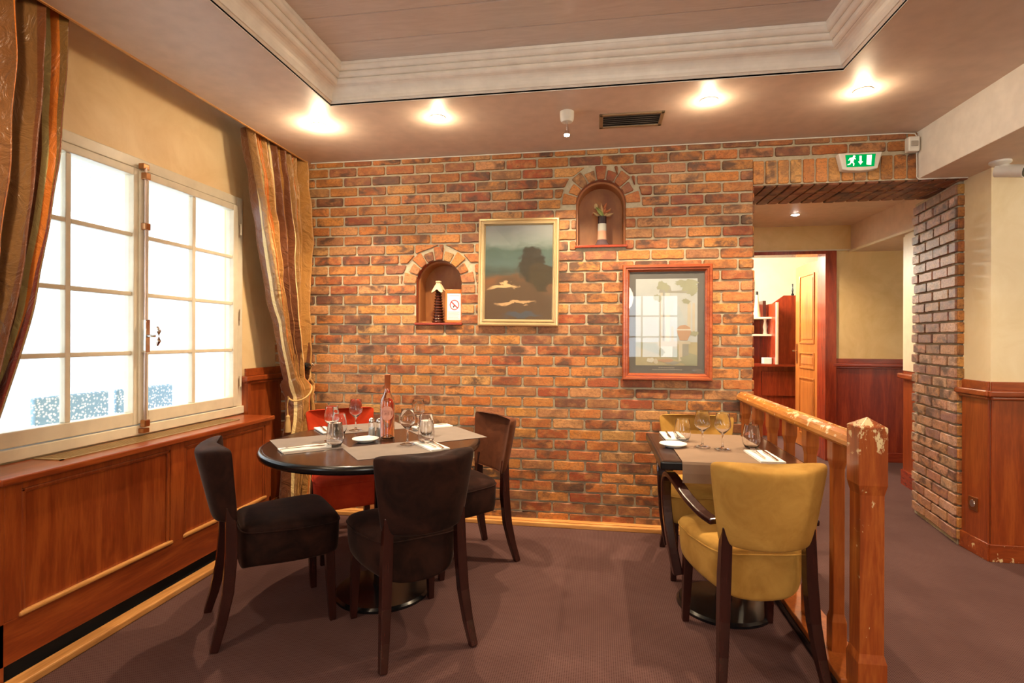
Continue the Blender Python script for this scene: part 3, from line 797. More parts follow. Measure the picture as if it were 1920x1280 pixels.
def cp(src, label, fab=None, bfab=None):
    c = copytree(src); c['label'] = label
    if fab:
        for ch in c.children:
            b = ch.name.split('.')[0]
            if b in ('seat', 'backrest'):
                ch.data = ch.data.copy(); ch.data.materials[0] = bfab if (b == 'backrest' and bfab) else fab
                for g in ch.children: g.data = g.data.copy(); g.data.materials[0] = fab
    return c
c2 = cp(c1, 'dark brown velvet dining chair in the foreground with its back to the viewer'); put(c2, -.81, 2.24, 129)
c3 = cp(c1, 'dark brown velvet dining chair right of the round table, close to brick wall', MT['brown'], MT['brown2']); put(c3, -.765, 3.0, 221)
c4 = cp(c1, 'bright red velvet dining chair behind the round table', MT['redv']); put(c4, -1.50, 3.07, 309)
for c in (c1, c2, c3): c['group'] = 'brown velvet chairs round the table'
a1 = make_chair('armchair', 'mustard velvet armchair in the foreground with its back to the viewer', MT['mustard'], MT['leg'], True)
put(a1, .607, 2.32, 97); a1['group'] = 'mustard velvet armchairs'
a2 = copytree(a1); a2['label'] = 'mustard velvet armchair against the brick wall behind the rectangular table'; put(a2, .585, 3.13, 270)
# ------------------------------------------------------------------ tables
TZ1 = .747
rt = thing('round_table', 'dark round dining table with glossy black edge, laid for four', 'table', (-1.12, 2.60, 0))
m = MB(); nn = 72
def ellring(a, b, z): return [(a * math.cos(2 * PI * i / nn), b * math.sin(2 * PI * i / nn), z) for i in range(nn)]
A, B = .512, .562
m.rings([ellring(A, B, TZ1 - .03), ellring(A, B, TZ1)]); m.build('tabletop', MT['espresso'], rt, bevel=.001)
m = MB(); er = [(0, 0), (.010, 0), (.018, -.005), (.022, -.017), (.018, -.030), (.006, -.038), (0, -.038)]
m.rings([ellring(A + d, B + d, TZ1 + h) for d, h in er], False, False); m.build('edge_band', MT['black'], rt, smooth=True)
m = MB(); m.lathe([(.10, TZ1 - .045), (.10, TZ1 - .03)], (0, 0, 0), 24); m.lathe([(.045, .03), (.04, .06), (.04, .70)], (0.05, -.03, 0), 20); m.build('pedestal', MT['black'], rt, smooth=True)
m = MB(); m.lathe([(.235, 0), (.235, .012), (.225, .022), (.06, .034)], (.06, -.04, 0), 40); m.build('base', MT['black'], rt, smooth=True)
tt = thing('rectangular_table', 'dark rectangular dining table beside the railing, laid for two', 'table', (.58, 2.745, 0))
m = MB(); m.box(-.30, .30, -.345, .345, .705, .742); m.build('tabletop', [MT['espresso']], tt, bevel=.010, seg=3)
m = MB(); m.box(-.308, -.295, -.35, .35, .703, .739); m.box(.295, .308, -.35, .35, .703, .739); m.box(-.308, .308, -.356, -.343, .703, .739); m.box(-.308, .308, .343, .356, .703, .739)
m.build('edge_band', MT['black'], tt, bevel=.006, seg=3)
m = MB(); m.lathe([(.04, .03), (.035, .06), (.035, .70)], (0.02, -.06, 0), 20); m.build('pedestal', MT['black'], tt, smooth=True)
m = MB(); m.lathe([(.215, 0), (.215, .012), (.205, .022), (.05, .034)], (.02, -.06, 0), 40); m.build('base', MT['black'], tt, smooth=True)
# ------------------------------------------------------------------ tableware prototypes
def wine_glass(label, x, y, z, group):
    o = wine_glass.p
    if o is None:
        m = MB(); P_ = [(0.0005, 0), (.036, 0), (.037, .0015), (.03, .004), (.008, .010), (.0042, .020), (.0038, .060), (.0050, .072), (.016, .082), (.033, .100), (.0375, .112), (.036, .13), (.030, .172), (.0305, .1735), (.0292, .172),
                     (.0354, .13), (.0369, .112), (.0325, .1008), (.0155, .0832), (.0005, .0765)]
        m.lathe(P_, (0, 0, 0), 32, cap=True); o = m.build('wine_glass', MT['glass'], loc=(0, 0, 0), smooth=True, angle=60); wine_glass.p = o
    else: o = o.copy(); COL.objects.link(o)
    o.location = (x, y, z); return tag(o, label, 'wine glass', group)
wine_glass.p = None
def tumbler(label, x, y, z, group):
    o = tumbler.p
    if o is None:
        m = MB(); P_ = [(0.0005, 0), (.024, 0), (.028, .003), (.038, .022), (.0415, .040), (.040, .060), (.0325, .112), (.0318, .1135), (.0319, .112), (.0394, .060), (.0409, .040), (.0372, .0228), (.027, .0065), (.0005, .005)]
        m.lathe(P_, (0, 0, 0), 32, cap=True); o = m.build('tumbler', MT['glass'], loc=(0, 0, 0), smooth=True, angle=60); tumbler.p = o
    else: o = o.copy(); COL.objects.link(o)
    o.location = (x, y, z); return tag(o, label, 'tumbler', group)
tumbler.p = None
def fork_mb():
    m = MB()
    P_ = [(-.095, .0045, .003), (-.06, .0048, .004), (-.01, .003, .005), (.03, .0028, .007), (.045, .006, .006), (.06, .0105, .004)]
    m.rings([[(x_, -w_, z_), (x_, w_, z_), (x_, w_, z_ + .0018), (x_, -w_, z_ + .0018)] for x_, w_, z_ in P_])
    for k in range(4):
        y_ = -.0088 + k * .0059
        m.rings([[(x_, y_ - .0015, z_), (x_, y_ + .0015, z_), (x_, y_ + .0015, z_ + .0015), (x_, y_ - .0015, z_ + .0015)] for x_, z_ in ((.058, .004), (.075, .0035), (.100, .009))])
    return m
def knife_mb():
    m = MB()
    P_ = [(-.105, .007, .002), (-.06, .006, .004), (-.005, .0045, .004), (.0, .003, .004), (.01, .008, .003), (.08, .009, .003), (.108, .001, .003)]
    m.rings([[(x_, -w_, z_), (x_, w_ * .6, z_), (x_, w_ * .6, z_ + .002), (x_, -w_, z_ + .002)] for x_, w_, z_ in P_]); return m
protos = {}
def cutlery(kind, label, x, y, z, ang, group):
    if kind not in protos:
        protos[kind] = (fork_mb if kind == 'fork' else knife_mb)().build(kind, MT['steel'], loc=(0, 0, 0), smooth=True, angle=50); o = protos[kind]
    else: o = protos[kind].copy(); COL.objects.link(o)
    o.location = (x, y, z); o.rotation_euler = (0, 0, ang); return tag(o, label, kind, group)
def sheet(name, mat, x, y, z, ang, L, W, th):
    m = MB(); n = 8; m.box(-L / 2, L / 2, -W / 2, W / 2, 0, th)
    o = m.build(name, mat, loc=(x, y, z)); o.rotation_euler = (0, 0, ang); return o
CX, CY = -1.12, 2.60
seats = {'left': 222, 'front': -51, 'right': 40, 'back': 130}
nearw = {'left': 'nearest the radiator cover', 'front': 'at the foreground place', 'right': 'at the right-hand place', 'back': 'before the red chair'}
spec = {  # (mat r, t), napkin (r, t), wine (x,y), tumbler (x,y)
 'left': dict(mat=(.315, -.075), nap=(.355, .045), wine=(-1.327, 2.536), tum=(-1.24, 2.402)),
 'front': dict(mat=(.275, .005), nap=(.30, .185), wine=(-.917, 2.512), tum=(-.835, 2.552)),
 'right': dict(mat=(.385, -.02), nap=(.40, .215), wine=(-.995, 2.898), tum=(-.905, 2.770)),
 'back': dict(mat=(.40, -.08), nap=(.40, .155), wine=(-1.34, 2.836), tum=(-1.373, 2.705))}
for s, a in seats.items():
    ar = R(a); rd = Vector((math.cos(ar), math.sin(ar))); f_ = -rd; rt_ = Vector((f_.y, -f_.x)); C0 = Vector((CX, CY)); sp_ = spec[s]
    p = C0 + rd * sp_['mat'][0] + rt_ * sp_['mat'][1]; ang = math.atan2(rt_.y, rt_.x)
    o = sheet('placemat', MT['paper'], p.x, p.y, TZ1 + .0005, ang, .40, .29, .0012)
    tag(o, 'brown paper placemat on the round table ' + nearw[s], 'placemat', 'paper placemats on the round table')
    n_ = C0 + rd * sp_['nap'][0] + rt_ * sp_['nap'][1]; z = TZ1 + .002
    m = MB(); m.box(-.11, .11, -.048, .048, 0, .003); m.box(-.11, .11, -.0475, .046, .0035, .007)
    o = m.build('napkin', MT['napkin'], loc=(n_.x, n_.y, z), bevel=.001); o.rotation_euler = (0, 0, math.atan2(f_.y, f_.x) + .04)
    tag(o, 'folded white napkin under cutlery on the round table ' + nearw[s], 'napkin', 'napkins on the round table')
    fa = math.atan2(f_.y, f_.x)
    q = n_ - rt_ * .016 + f_ * .012; cutlery('fork', 'steel fork on the white napkin ' + nearw[s], q.x, q.y, z + .008, fa + .08, 'forks on the round table')
    q = n_ + rt_ * .020 - f_ * .005; cutlery('knife', 'steel knife on the white napkin ' + nearw[s], q.x, q.y, z + .008, fa - .05, 'knives on the round table')
    wine_glass('stemmed wine glass on the round table ' + nearw[s], *sp_['wine'], TZ1 + .002, 'wine glasses on the round table')
    tumbler('stemless tumbler glass on the round table ' + nearw[s], *sp_['tum'], TZ1 + .002, 'tumblers on the round table')
def dish(label, x, y, z, r):
    m = MB(); m.lathe([(.001, 0), (r * .55, 0), (r * .62, .003), (r * .93, .013), (r, .017), (r * .985, .0185), (r * .9, .015), (r * .6, .006), (.001, .005)], (x, y, z), 40)
    return tag(m.build('saucer', MT['porcelain'], smooth=True), label, 'dish')
dish('small white porcelain dish in the middle of the round table', -1.150, 2.545, TZ1 + .0005, .066)
dish('small white porcelain dish at the left corner of the rectangular table', .367, 2.703, .7435, .066)
bx, by = -1.075, 2.645
wbt = thing('wine_bottle', 'rose wine bottle with round label on the round table', 'bottle', (bx, by, TZ1 + .001))
m = MB(); P_ = [(.001, .022), (.012, .018), (.026, .004), (.034, 0), (.0375, .006), (.0375, .185), (.034, .205), (.020, .232), (.0145, .250), (.0140, .326), (.0125, .326), (.0125, .252), (.018, .232), (.0315, .205), (.0350, .185), (.0350, .010), (.026, .008), (.014, .022), (.001, .026)]
m.lathe(P_, (0, 0, 0), 36); m.build('bottle_glass', MT['glass'], wbt, smooth=True, angle=50)
m = MB(); m.lathe([(.001, .0275), (.013, .0235), (.026, .0095), (.0345, .012), (.0345, .184), (.031, .204), (.0175, .231), (.0120, .250), (.0120, .262), (.001, .263)], (0, 0, 0), 36); m.build('wine', MT['rose'], wbt, smooth=True, angle=50)
m = MB(); m.lathe([(.0152, .258), (.0150, .322), (.0158, .323), (.0158, .330), (.014, .332)], (0, 0, 0), 28); m.build('foil_capsule', plain('copper_foil', (.55, .16, .06), .3, .5), wbt, smooth=True)
m = MB(); vs = [(0, 0)]; nl = 40; rad = .034
def lab(rad0, rr, name, mat, a0=-1.25):
    m = MB(); ring_ = []; r_ = .0378 + rr
    rows = []
    for k in (0.001, .5, 1.0):
        rows.append([((r_) * math.cos(a0 + rad0 * k * math.cos(t) / r_), r_ * math.sin(a0 + rad0 * k * math.cos(t) / r_), .135 + rad0 * k * math.sin(t)) for t in [2 * PI * i / nl for i in range(nl)]])
    m.rings(rows, True, False); return m.build(name, mat, wbt, smooth=True)
lb = lab(.036, .0003, 'label', plain('pink_label', (.75, .36, .28), .6))
tmp = MB()
for k, (zz, hw_) in enumerate(((.146, .016), (.136, .010), (.126, .013))):
    rows = [[(.0385 * math.cos(-1.25 + t / .0385), .0385 * math.sin(-1.25 + t / .0385), zz + dz) for t in [-hw_ + 2 * hw_ * i / 8 for i in range(9)]] for dz in (0, .0022)]
    tmp.rings(rows, False, False, closed=False)
tmp.build('label_lines', plain('label_ink', (.42, .14, .10), .6), wbt)
for (x_, y_, nm, cc, lb_) in ((-1.171, 2.668, 'salt_shaker', (.85, .85, .82), 'glass salt shaker with steel cap behind the white dish'), (-1.128, 2.665, 'pepper_shaker', (.45, .42, .36), 'glass pepper shaker with steel cap next to wine bottle')):
    t = thing(nm, lb_, 'shaker', (x_, y_, TZ1 + .001))
    m = MB(); m.lathe([(.001, 0), (.021, 0), (.022, .004), (.0145, .078), (.0135, .078), (.020, .006), (.001, .005)], (0, 0, 0), 8); m.build('glass_body', MT['glass'], t)
    m = MB(); m.lathe([(.001, .0065), (.018, .0065), (.0155, .05), (.001, .05)], (0, 0, 0), 8); m.build('contents', plain(nm + '_grains', cc, .9), t)
    m = MB(); m.lathe([(.0155, .076), (.016, .086), (.013, .096), (.005, .102), (.001, .103)], (0, 0, 0), 20); m.build('cap', MT['chrome'], t, smooth=True)
# rectangular table things
TZ2 = .743
m = MB(); prof_ = [(3.085, TZ2 + .0005), (2.40, TZ2 + .0005), (2.388, TZ2 - .002), (2.382, TZ2 - .012), (2.375, TZ2 - .05), (2.377, TZ2 - .09)]
rs = [[(.362, y_, z_ + .001), (.77, y_, z_ + .001), (.77, y_ - .0008, z_ + .002), (.362, y_ - .0008, z_ + .002)] for y_, z_ in prof_]
m.rings(rs); tag(m.build('table_runner', MT['runner']), 'brown paper runner hanging over the near edge of rectangular table', 'table runner')
G = 'wine glasses on the rectangular table'
wine_glass('stemmed wine glass left of two in the middle of rectangular table', .506, 2.715, TZ2 + .003, G)
wine_glass('stemmed wine glass right of two in the middle of rectangular table', .589, 2.667, TZ2 + .003, G)
tumbler('stemless tumbler behind the white dish on rectangular table', .435, 2.86, TZ2 + .003, 'tumblers on the rectangular table')
tumbler('stemless tumbler near the railing on rectangular table', .732, 2.72, TZ2 + .003, 'tumblers on the rectangular table')
for k, (x_, y_, an, wh_) in enumerate(((.733, 2.53, 90, 'near the railing, in front of tumbler'), (.40, 2.97, 270, 'at the far left of the table'))):
    m = MB(); m.box(-.12, .12, -.052, .052, 0, .003); m.box(-.12, .12, -.0515, .050, .0035, .007)
    o = m.build('napkin', MT['napkin'], loc=(x_, y_, TZ2 + .0025), bevel=.001); o.rotation_euler = (0, 0, R(an + 2))
    tag(o, 'folded white napkin on the rectangular table ' + wh_, 'napkin', 'napkins on the rectangular table')
    s = 1 if an == 90 else -1
    cutlery('fork', 'steel fork on the rectangular table ' + wh_, x_ - .018 * s, y_ + .01 * s, TZ2 + .0105, R(an), 'forks on the rectangular table')
    cutlery('knife', 'steel knife on the rectangular table ' + wh_, x_ + .022 * s, y_ - .005 * s, TZ2 + .0105, R(an), 'knives on the rectangular table')
# ------------------------------------------------------------------ railing
rl = thing('railing', 'low wooden balustrade with worn handrail and newel post', 'railing', (.93, 2.8, 0))
m = MB(); rs = []
hp = [(-.036, .872), (.036, .872), (.044, .885), (.044, .90), (.034, .918), (.015, .928), (-.015, .928), (-.034, .918), (-.044, .90), (-.044, .885)]
m.rings([[(.935 + a, y, b) for a, b in hp] for y in (2.08, 2.6, 3.1, 3.655)]); m.build('handrail', MT['rail'], rl, world=True, bevel=.004)
def post(w1, w2, y, name, mat, z0, z1, zt, peak, X=.933):
    m = MB(); sq = lambda w_, z: [(X - w_, y - w_, z), (X + w_, y - w_, z), (X + w_, y + w_, z), (X - w_, y + w_, z)]
    rs = [sq(w1, 0.0), sq(w1, z0 - .03), sq(w2, z0), sq(w2, z1), sq(w1, z1 + .035), sq(w1, zt)]
    if peak: rs.append(sq(w1 * .05, zt + peak))
    m.rings(rs); return m.build(name, mat, rl, world=True, bevel=.004)
post(.046, .039, 2.046, 'newel_post', MT['newel'], .19, .735, .968, .03)
for y in (2.28, 2.55, 2.81, 3.07, 3.33, 3.60): post(.0275, .021, y, 'baluster', MT['balus'], .20, .765, .88, 0)
m = MB(); m.box(.865, 1.0, 2.08, 3.65, .005, .055); m.build('base_rail', MT['balus'], rl, world=True, bevel=.004)
m = MB(); m.box(.855, .868, 2.08, 3.65, 0, .03); m.build('edge_strip', MT['black'], rl, world=True)
# ------------------------------------------------------------------ pictures
def frame_picture(t, x0, x1, z0, z1, steps, mats, y=YB - .012):
    """steps: [(inset, depth)] profile from outside to inside"""
    m = MB(); rs = []
    for k, (i, d) in enumerate(steps):
        rs.append([(x0 + i, y - d, z0 + i), (x1 - i, y - d, z0 + i), (x1 - i, y - d, z1 - i), (x0 + i, y - d, z1 - i)])
    m.rings(rs, False, False); o = m.build('frame', mats, t, world=True)
    return o
p1_ = thing('framed_painting', 'gilt-framed painting of a dark hill under grey-green sky, between the niches', 'picture', (-.54, YB - .02, 1.345))
frame_picture(p1_, -.822, -.262, 1.353, 2.095, [(0, 0), (0, .022), (.006, .030), (.014, .031), (.020, .022), (.028, .020), (.032, .026), (.038, .026), (.043, .016), (.047, .008)], plain('gilt_frame', (.62, .47, .26), .3, .55))
def m_paint():
    m, nt, p = newmat('oil_landscape')
    tc = nt.nodes.new('ShaderNodeTexCoord'); sp = nt.nodes.new('ShaderNodeSeparateXYZ'); nt.links.new(tc.outputs['Object'], sp.inputs[0])
    n = noisetex(nt, mapping(nt, (1, 1, 2)), 7, 6, .6, .8)
    zz = math_(nt, 'ADD', sp.outputs[2], math_(nt, 'MULTIPLY', math_(nt, 'SUBTRACT', n, .5), .14))
    mr = nt.nodes.new('ShaderNodeMapRange'); mr.inputs[1].default_value = 0; mr.inputs[2].default_value = .66; nt.links.new(zz, mr.inputs[0])
    c = ramp(nt, mr.outputs[0], [(0, (.07, .05, .035)), (.25, (.10, .065, .04)), (.42, (.16, .07, .03)), (.50, (.05, .065, .055)), (.58, (.07, .11, .105)), (.72, (.06, .10, .085)), (.80, (.19, .23, .22)), (1, (.27, .29, .30))])
    n9 = noisetex(nt, mapping(nt, (1, 1, 1)), 16, 5, .65)
    xx_ = math_(nt, 'ADD', sp.outputs[0], math_(nt, 'MULTIPLY', math_(nt, 'SUBTRACT', n9, .5), .12))
    def ell(cx, cz, rx, rz, soft=.25):
        a = math_(nt, 'POWER', math_(nt, 'DIVIDE', math_(nt, 'SUBTRACT', xx_, cx), rx), 2)
        b = math_(nt, 'POWER', math_(nt, 'DIVIDE', math_(nt, 'SUBTRACT', zz, cz), rz), 2)
        return ramp(nt, math_(nt, 'ADD', a, b), [(1 - soft, 1), (1, 0)])
    c = mixc(nt, ell(-.03, -.02, .30, .34), c, (.085, .052, .03))
    c = mixc(nt, ell(.09, .38, .10, .13, .3), c, (.030, .026, .018))
    c = mixc(nt, ell(.16, .30, .09, .10, .3), c, (.045, .035, .020))
    c = mixc(nt, ell(-.10, .23, .12, .022, .6), c, (.50, .33, .17))
    c = mixc(nt, ell(-.03, .12, .16, .016, .6), c, (.45, .28, .14))
    c = mixc(nt, ell(.03, .03, .15, .025, .6), c, (.06, .07, .09))
    nt.links.new(c, p.inputs['Base Color']); p.inputs['Roughness'].default_value = .35; return m
m = MB(); m.box(-.777, -.307, YB - .020, YB - .016, 1.398, 2.05); m.build('canvas', m_paint(), p1_, world=True)
o = [c for c in p1_.children if c.name.startswith('canvas')][0]
for v in o.data.vertices: v.co.z -= .053
o.location.z += .053
m = MB(); m.box(-.777, -.307, YB - .0225, YB - .0215, 1.398, 2.05); m.build('glazing', MT['picglass'], p1_, world=True)
p1_.rotation_euler = (0, R(.6), 0)
p2_ = thing('framed_print', 'red wood framed print of classical ruins hung near the doorway', 'picture', (.45, YB - .02, .995))
frame_picture(p2_, .165, .737, .997, 1.758, [(0, 0), (0, .03), (.006, .038), (.018, .038), (.024, .030), (.032, .030), (.036, .022), (.044, .014), (.046, .008)], wood('print_frame_wood', (.30, .060, .018), (.40, .10, .028), 'x', .25))
m = MB(); m.box(.208, .694, YB - .020, YB - .016, 1.040, 1.715); m.build('mount', plain('grey_mount', (.10, .10, .10), .7), p2_, world=True)
PM = [plain('print_sky', (.36, .40, .42), .7), plain('print_stone', (.40, .38, .32), .7), plain('print_shade', (.24, .25, .23), .7), plain('print_foliage', (.25, .27, .20), .7), plain('print_ground', (.32, .30, .20), .7), plain('print_urn', (.36, .24, .17), .7), plain('print_far', (.34, .40, .44), .7), plain('print_pale', (.46, .47, .43), .7)]
m = MB(); px0, px1, pz0, pz1 = .252, .646, 1.094, 1.666; Yp = YB - .0205; lvl = [0]
def flat(poly, mi):
    lvl[0] += 1; m.cur = mi; y_ = Yp - .0001 * lvl[0] * .5
    m.add([(px0 + (px1 - px0) * a, y_, pz0 + (pz1 - pz0) * b) for a, b in poly], [tuple(range(len(poly)))])
def rect(a, b, c, d, mi): flat([(a, c), (b, c), (b, d), (a, d)], mi)
def blob(a, b, ra, rb, mi, n=22, j=.35):
    flat([(a + ra * (1 + rnd.uniform(-j, j)) * math.cos(2 * PI * i / n), b + rb * (1 + rnd.uniform(-j, j)) * math.sin(2 * PI * i / n)) for i in range(n)], mi)
rect(0, 1, 0, 1, 0)
flat([(.5, .35), (.58, .62), (.64, .72), (.70, .70), (.78, .55), (.86, .40), (.9, .3), (.5, .3)], 6)
rect(0, 1, .0, .27, 4); flat([(0, .27), (.4, .25), (1, .12), (1, 0), (0, 0)], 3); flat([(0, .22), (.5, .10), (.8, .04), (.8, 0), (0, 0)], 4)
rect(.40, .47, .28, .86, 1); rect(.49, .555, .28, .86, 7); rect(.44, .47, .28, .86, 2)
rect(.84, .89, .35, .72, 1); rect(.92, .96, .35, .72, 1); rect(.58, .62, .28, .45, 1)
flat([(.38, .84), (.98, .83), (.98, .87), (.58, .86), (.56, .92), (.4, .93)], 2)
for a, b, c, d in ((.42, .92, .08, .05), (.36, .78, .07, .04), (.5, .90, .05, .04), (.86, .92, .15, .06), (.74, .95, .1, .03), (.92, .86, .1, .05), (.94, .37, .08, .03), (.82, .74, .06, .03)): blob(a, b, c, d, 3)
rect(.70, .86, .05, .27, 2); rect(.66, .89, .25, .28, 1); rect(.70, .76, .05, .25, 1)
flat([(.72, .29), (.84, .29), (.90, .38), (.88, .44), (.80, .47), (.72, .46), (.66, .42), (.68, .37)], 5); rect(.66, .9, .405, .42, 7)
rect(.36, .68, .22, .28, 1); rect(.38, .60, .10, .22, 7); 
for a, b, c, d, e_ in ((.42, .15, .05, .05, 3), (.25, .06, .06, .03, 7), (.33, .05, .04, .03, 1), (.85, .06, .14, .05, 3), (.6, .03, .1, .02, 2), (.5, .06, .12, .02, 5)): blob(a, b, c, d, e_, 16, .3)
m.build('print', PM, p2_, world=True)
m = MB()
for (a, b, z) in ((.40, .50, 1.077), (.36, .545, 1.064)):
    x_ = a
    while x_ < b: 
        l_ = rnd.uniform(.004, .012); m.box(x_, x_ + l_, Yp - .0012, Yp - .0006, z, z + .005); x_ += l_ + .003
m.build('caption', plain('caption_ink', (.28, .27, .24), .6), p2_, world=True)
m = MB(); m.box(.208, .694, YB - .0285, YB - .0275, 1.040, 1.715); m.build('glazing', MT['picglass'], p2_, world=True)
# ------------------------------------------------------------------ niche objects
t = thing('decanter', 'dark ribbed glass bottle with a cloth cap in the lower niche', 'bottle', (-1.125, YB + .04, 1.379))
m = MB(); P_ = []
for i in range(61):
    h = i / 60; P_.append((.044 - .026 * h + .0045 * math.sin(h * 2 * PI * 12), .004 + h * .235))
m.lathe([(.001, 0), (.042, 0)] + P_ + [(.001, .24)], (0, 0, 0), 24); mm = plain('brown_glass', (.06, .015, .008), .06, 0); mm.node_tree.nodes['Principled BSDF'].inputs['Coat Weight'].default_value = 1
m.build('ribbed_body', mm, t, smooth=True, angle=70)
m = MB(); rs = []
for k, (r_, h) in enumerate(((.004, .300), (.020, .298), (.022, .290), (.017, .284), (.019, .276), (.034, .255), (.050, .225))):
    rs.append([(r_ * (1 + (.22 * math.sin(5 * a) if k > 3 else 0)) * math.cos(a), r_ * (1 + (.22 * math.sin(5 * a) if k > 3 else 0)) * math.sin(a), h - (.012 * math.sin(5 * a) if k > 4 else 0)) for a in [2 * PI * i / 40 for i in range(40)]])
m.rings(rs, True, False); m.build('cloth_cap', plain('linen', (.72, .50, .30), .8), t, smooth=True)
t = thing('no_smoking_sign', 'small orange wood framed no-smoking notice leaning in the lower niche', 'sign', (-.995, YB - .004, 1.379), R(0))
m = MB(); w_, h_ = .064, .235
for (a, b, c, d) in ((-w_, -w_ + .012, 0, h_), (w_ - .020, w_, 0, h_), (-w_ + .012, w_ - .02, 0, .018), (-w_ + .012, w_ - .02, h_ - .026, h_)): m.box(a, b, -.006, .008, c, d)
m.build('frame', plain('orange_sign_frame', (.55, .14, .02), .35), t, bevel=.002)
m = MB(); m.box(-w_ + .012, w_ - .018, -.001, .003, .015, h_ - .018); pp = m.build('paper', plain('white_paper', (.78, .79, .80), .7), t)
m = MB(); zc = .125
ring_o = [(.033 * math.cos(2 * PI * i / 36), -.0018, zc + .036 * math.sin(2 * PI * i / 36)) for i in range(36)]
ring_i = [(.027 * math.cos(2 * PI * i / 36), -.0018, zc + .030 * math.sin(2 * PI * i / 36)) for i in range(36)]
m.rings([ring_o, ring_i], False, False)
m.add([(-.026, -.0019, zc + .020), (-.021, -.0019, zc + .026), (.026, -.0019, zc - .020), (.021, -.0019, zc - .026)], [(0, 1, 2, 3)])
m.build('prohibition_mark', plain('sign_red', (.62, .02, .03), .5), pp)
m = MB(); m.box(-.010, -.003, -.0017, -.0012, zc - .020, zc - .004); m.box(-.003, .004, -.0017, -.0012, zc - .012, zc - .002)
m.build('cigarette_mark', plain('mark_ink', (.05, .05, .06), .6), pp)
m = MB()
m.box(-.036, .034, -.0017, -.0012, .188, .190)
m.build('heading_line', plain('heading_ink', (.08, .08, .10), .6), pp)
m = MB()
for k in range(9): m.box(-.044, .038 - rnd.uniform(0, .012), -.0017, -.0012, .076 - k * .0065, .0775 - k * .0065)
m.build('text_lines', plain('sign_ink', (.08, .08, .10), .6), pp)
t.rotation_euler = (R(-3), 0, R(14))
t = thing('vase', 'banded ceramic vase in black, silver and pink in the upper niche', 'vase', (.03, YB + .05, 1.899))
bands = [((.052, 0), (.054, .008), (.040, .022), (.031, .045), 'vase_speckled_base', (.12, .08, .09)), ((.031, .045), (.030, .06), (.029, .09), (.029, .105), 'vase_pink_band', (.62, .33, .22)), ((.029, .105), (.0285, .12), (.028, .14), (.028, .155), 'vase_silver_band', (.42, .42, .38)), ((.028, .155), (.028, .17), (.028, .19), (.029, .205), 'vase_dark_band', (.03, .018, .022))]
for b in bands:
    m = MB(); m.lathe([(p[0] * 1.05, p[1]) for p in b[:4]], (0, 0, 0), 28); o = m.build(b[4][5:], plain(b[4], b[5], .12), t, smooth=True)
fl = thing('dried_flowers', 'dried pods and curled petals sticking out of the banded vase', 'flowers', (.03, YB + .05, 2.105))
def petal(cx, cz, ln, wd, ang, mat, name, tilt=0.0, curl=.012):
    m = MB(); rs = []
    ca, sa = math.cos(ang), math.sin(ang)
    for i in range(9):
        s_ = i / 8; w_ = wd * math.sin(PI * min(.97, max(.06, s_)) ** .8); row = []
        for k in range(5):
            q = (k / 4 - .5) * 2; lx = ln * s_; ly = w_ * q; dz = curl * (q * q) - tilt * s_
            row.append((cx + lx * ca - ly * sa, -.01 + dz, cz + lx * sa + ly * ca))
        rs.append(row)
    m.rings(rs, False, False, closed=False); o = m.build(name, mat, fl, smooth=True)
    q = o.modifiers.new('s', 'SOLIDIFY'); q.thickness = .002
mp_, mg_, mr_ = plain('dry_petal', (.50, .33, .16), .7), plain('green_pod', (.24, .28, .08), .6), plain('rusty_petal', (.42, .14, .06), .7)
for i, (cx, cz, l_, w_, a_) in enumerate(((0, 0, .075, .014, 70), (0, 0, .085, .013, 95), (.01, .0, .075, .015, 48), (.01, .02, .055, .012, 25), (0, .01, .07, .014, 130), (-.01, .0, .06, .013, 155), (-.02, .03, .05, .011, 200), (.02, .0, .06, .012, 15), (-.005, .02, .07, .012, 112), (.005, .045, .05, .012, 60))):
    petal(cx, cz, l_, w_, R(a_), mp_ if i % 3 else mr_, 'petal', .02 * (i % 2))
petal(.012, -.005, .085, .014, R(132), mg_, 'pod', .03, -.01)
m = MB(); m.lathe([(.004, 0), (.013, .006), (.013, .03), (.008, .04)], (-.042, -.015, .045), 12); m.build('seed_head', mp_, fl, smooth=True)
# ------------------------------------------------------------------ ceiling fixtures
GLOW = emit('lamp_glow', (1, .93, .80), 60)
def downlight(x, y, z, label, group='recessed ceiling spotlights'):
    t = thing('ceiling_spotlight', label, 'light', (x, y, z), 0, group)
    m = MB(); m.lathe([(.045, 0), (.046, -.004), (.038, -.006), (.032, -.002), (.030, 0)], (0, 0, 0), 28); m.build('trim_ring', MT['white_metal'], t, smooth=True)
    m = MB(); m.lathe([(.001, -.001), (.031, -.001), (.032, -.004), (.018, -.013), (.001, -.015)], (0, 0, 0), 20); m.build('bulb', GLOW, t, smooth=True)
    return t
xs = [-1.665, -.922, .588, 1.349]
nm = ['leftmost ceiling spotlight, in the corner near the curtain', 'ceiling spotlight above the lower niche and round table', 'ceiling spotlight just right of the air vent', 'ceiling spotlight nearest the white beam']
for x_, l_ in zip(xs, nm): downlight(x_, 3.01, CZ, l_)
downlight(1.875, 5.51, HZ, 'small ceiling spotlight in the hallway beyond the opening', 'hall spotlight')
t = thing('spot_lamp', 'white ceiling rose with a small hanging chrome spot lamp', 'lamp', (-.174, 3.046, CZ))
m = MB(); m.lathe([(.040, 0), (.040, -.022), (.038, -.045), (.030, -.058), (.004, -.060)], (0, 0, 0), 28); m.build('ceiling_rose', MT['white_metal'], t, smooth=True)
m = MB(); m.tube([(0, 0, -.058), (0, 0, -.095)], .005); m.tube([(0, 0, -.085), (.006, 0, -.115)], .008); m.build('stem', MT['chrome'], t, smooth=True)
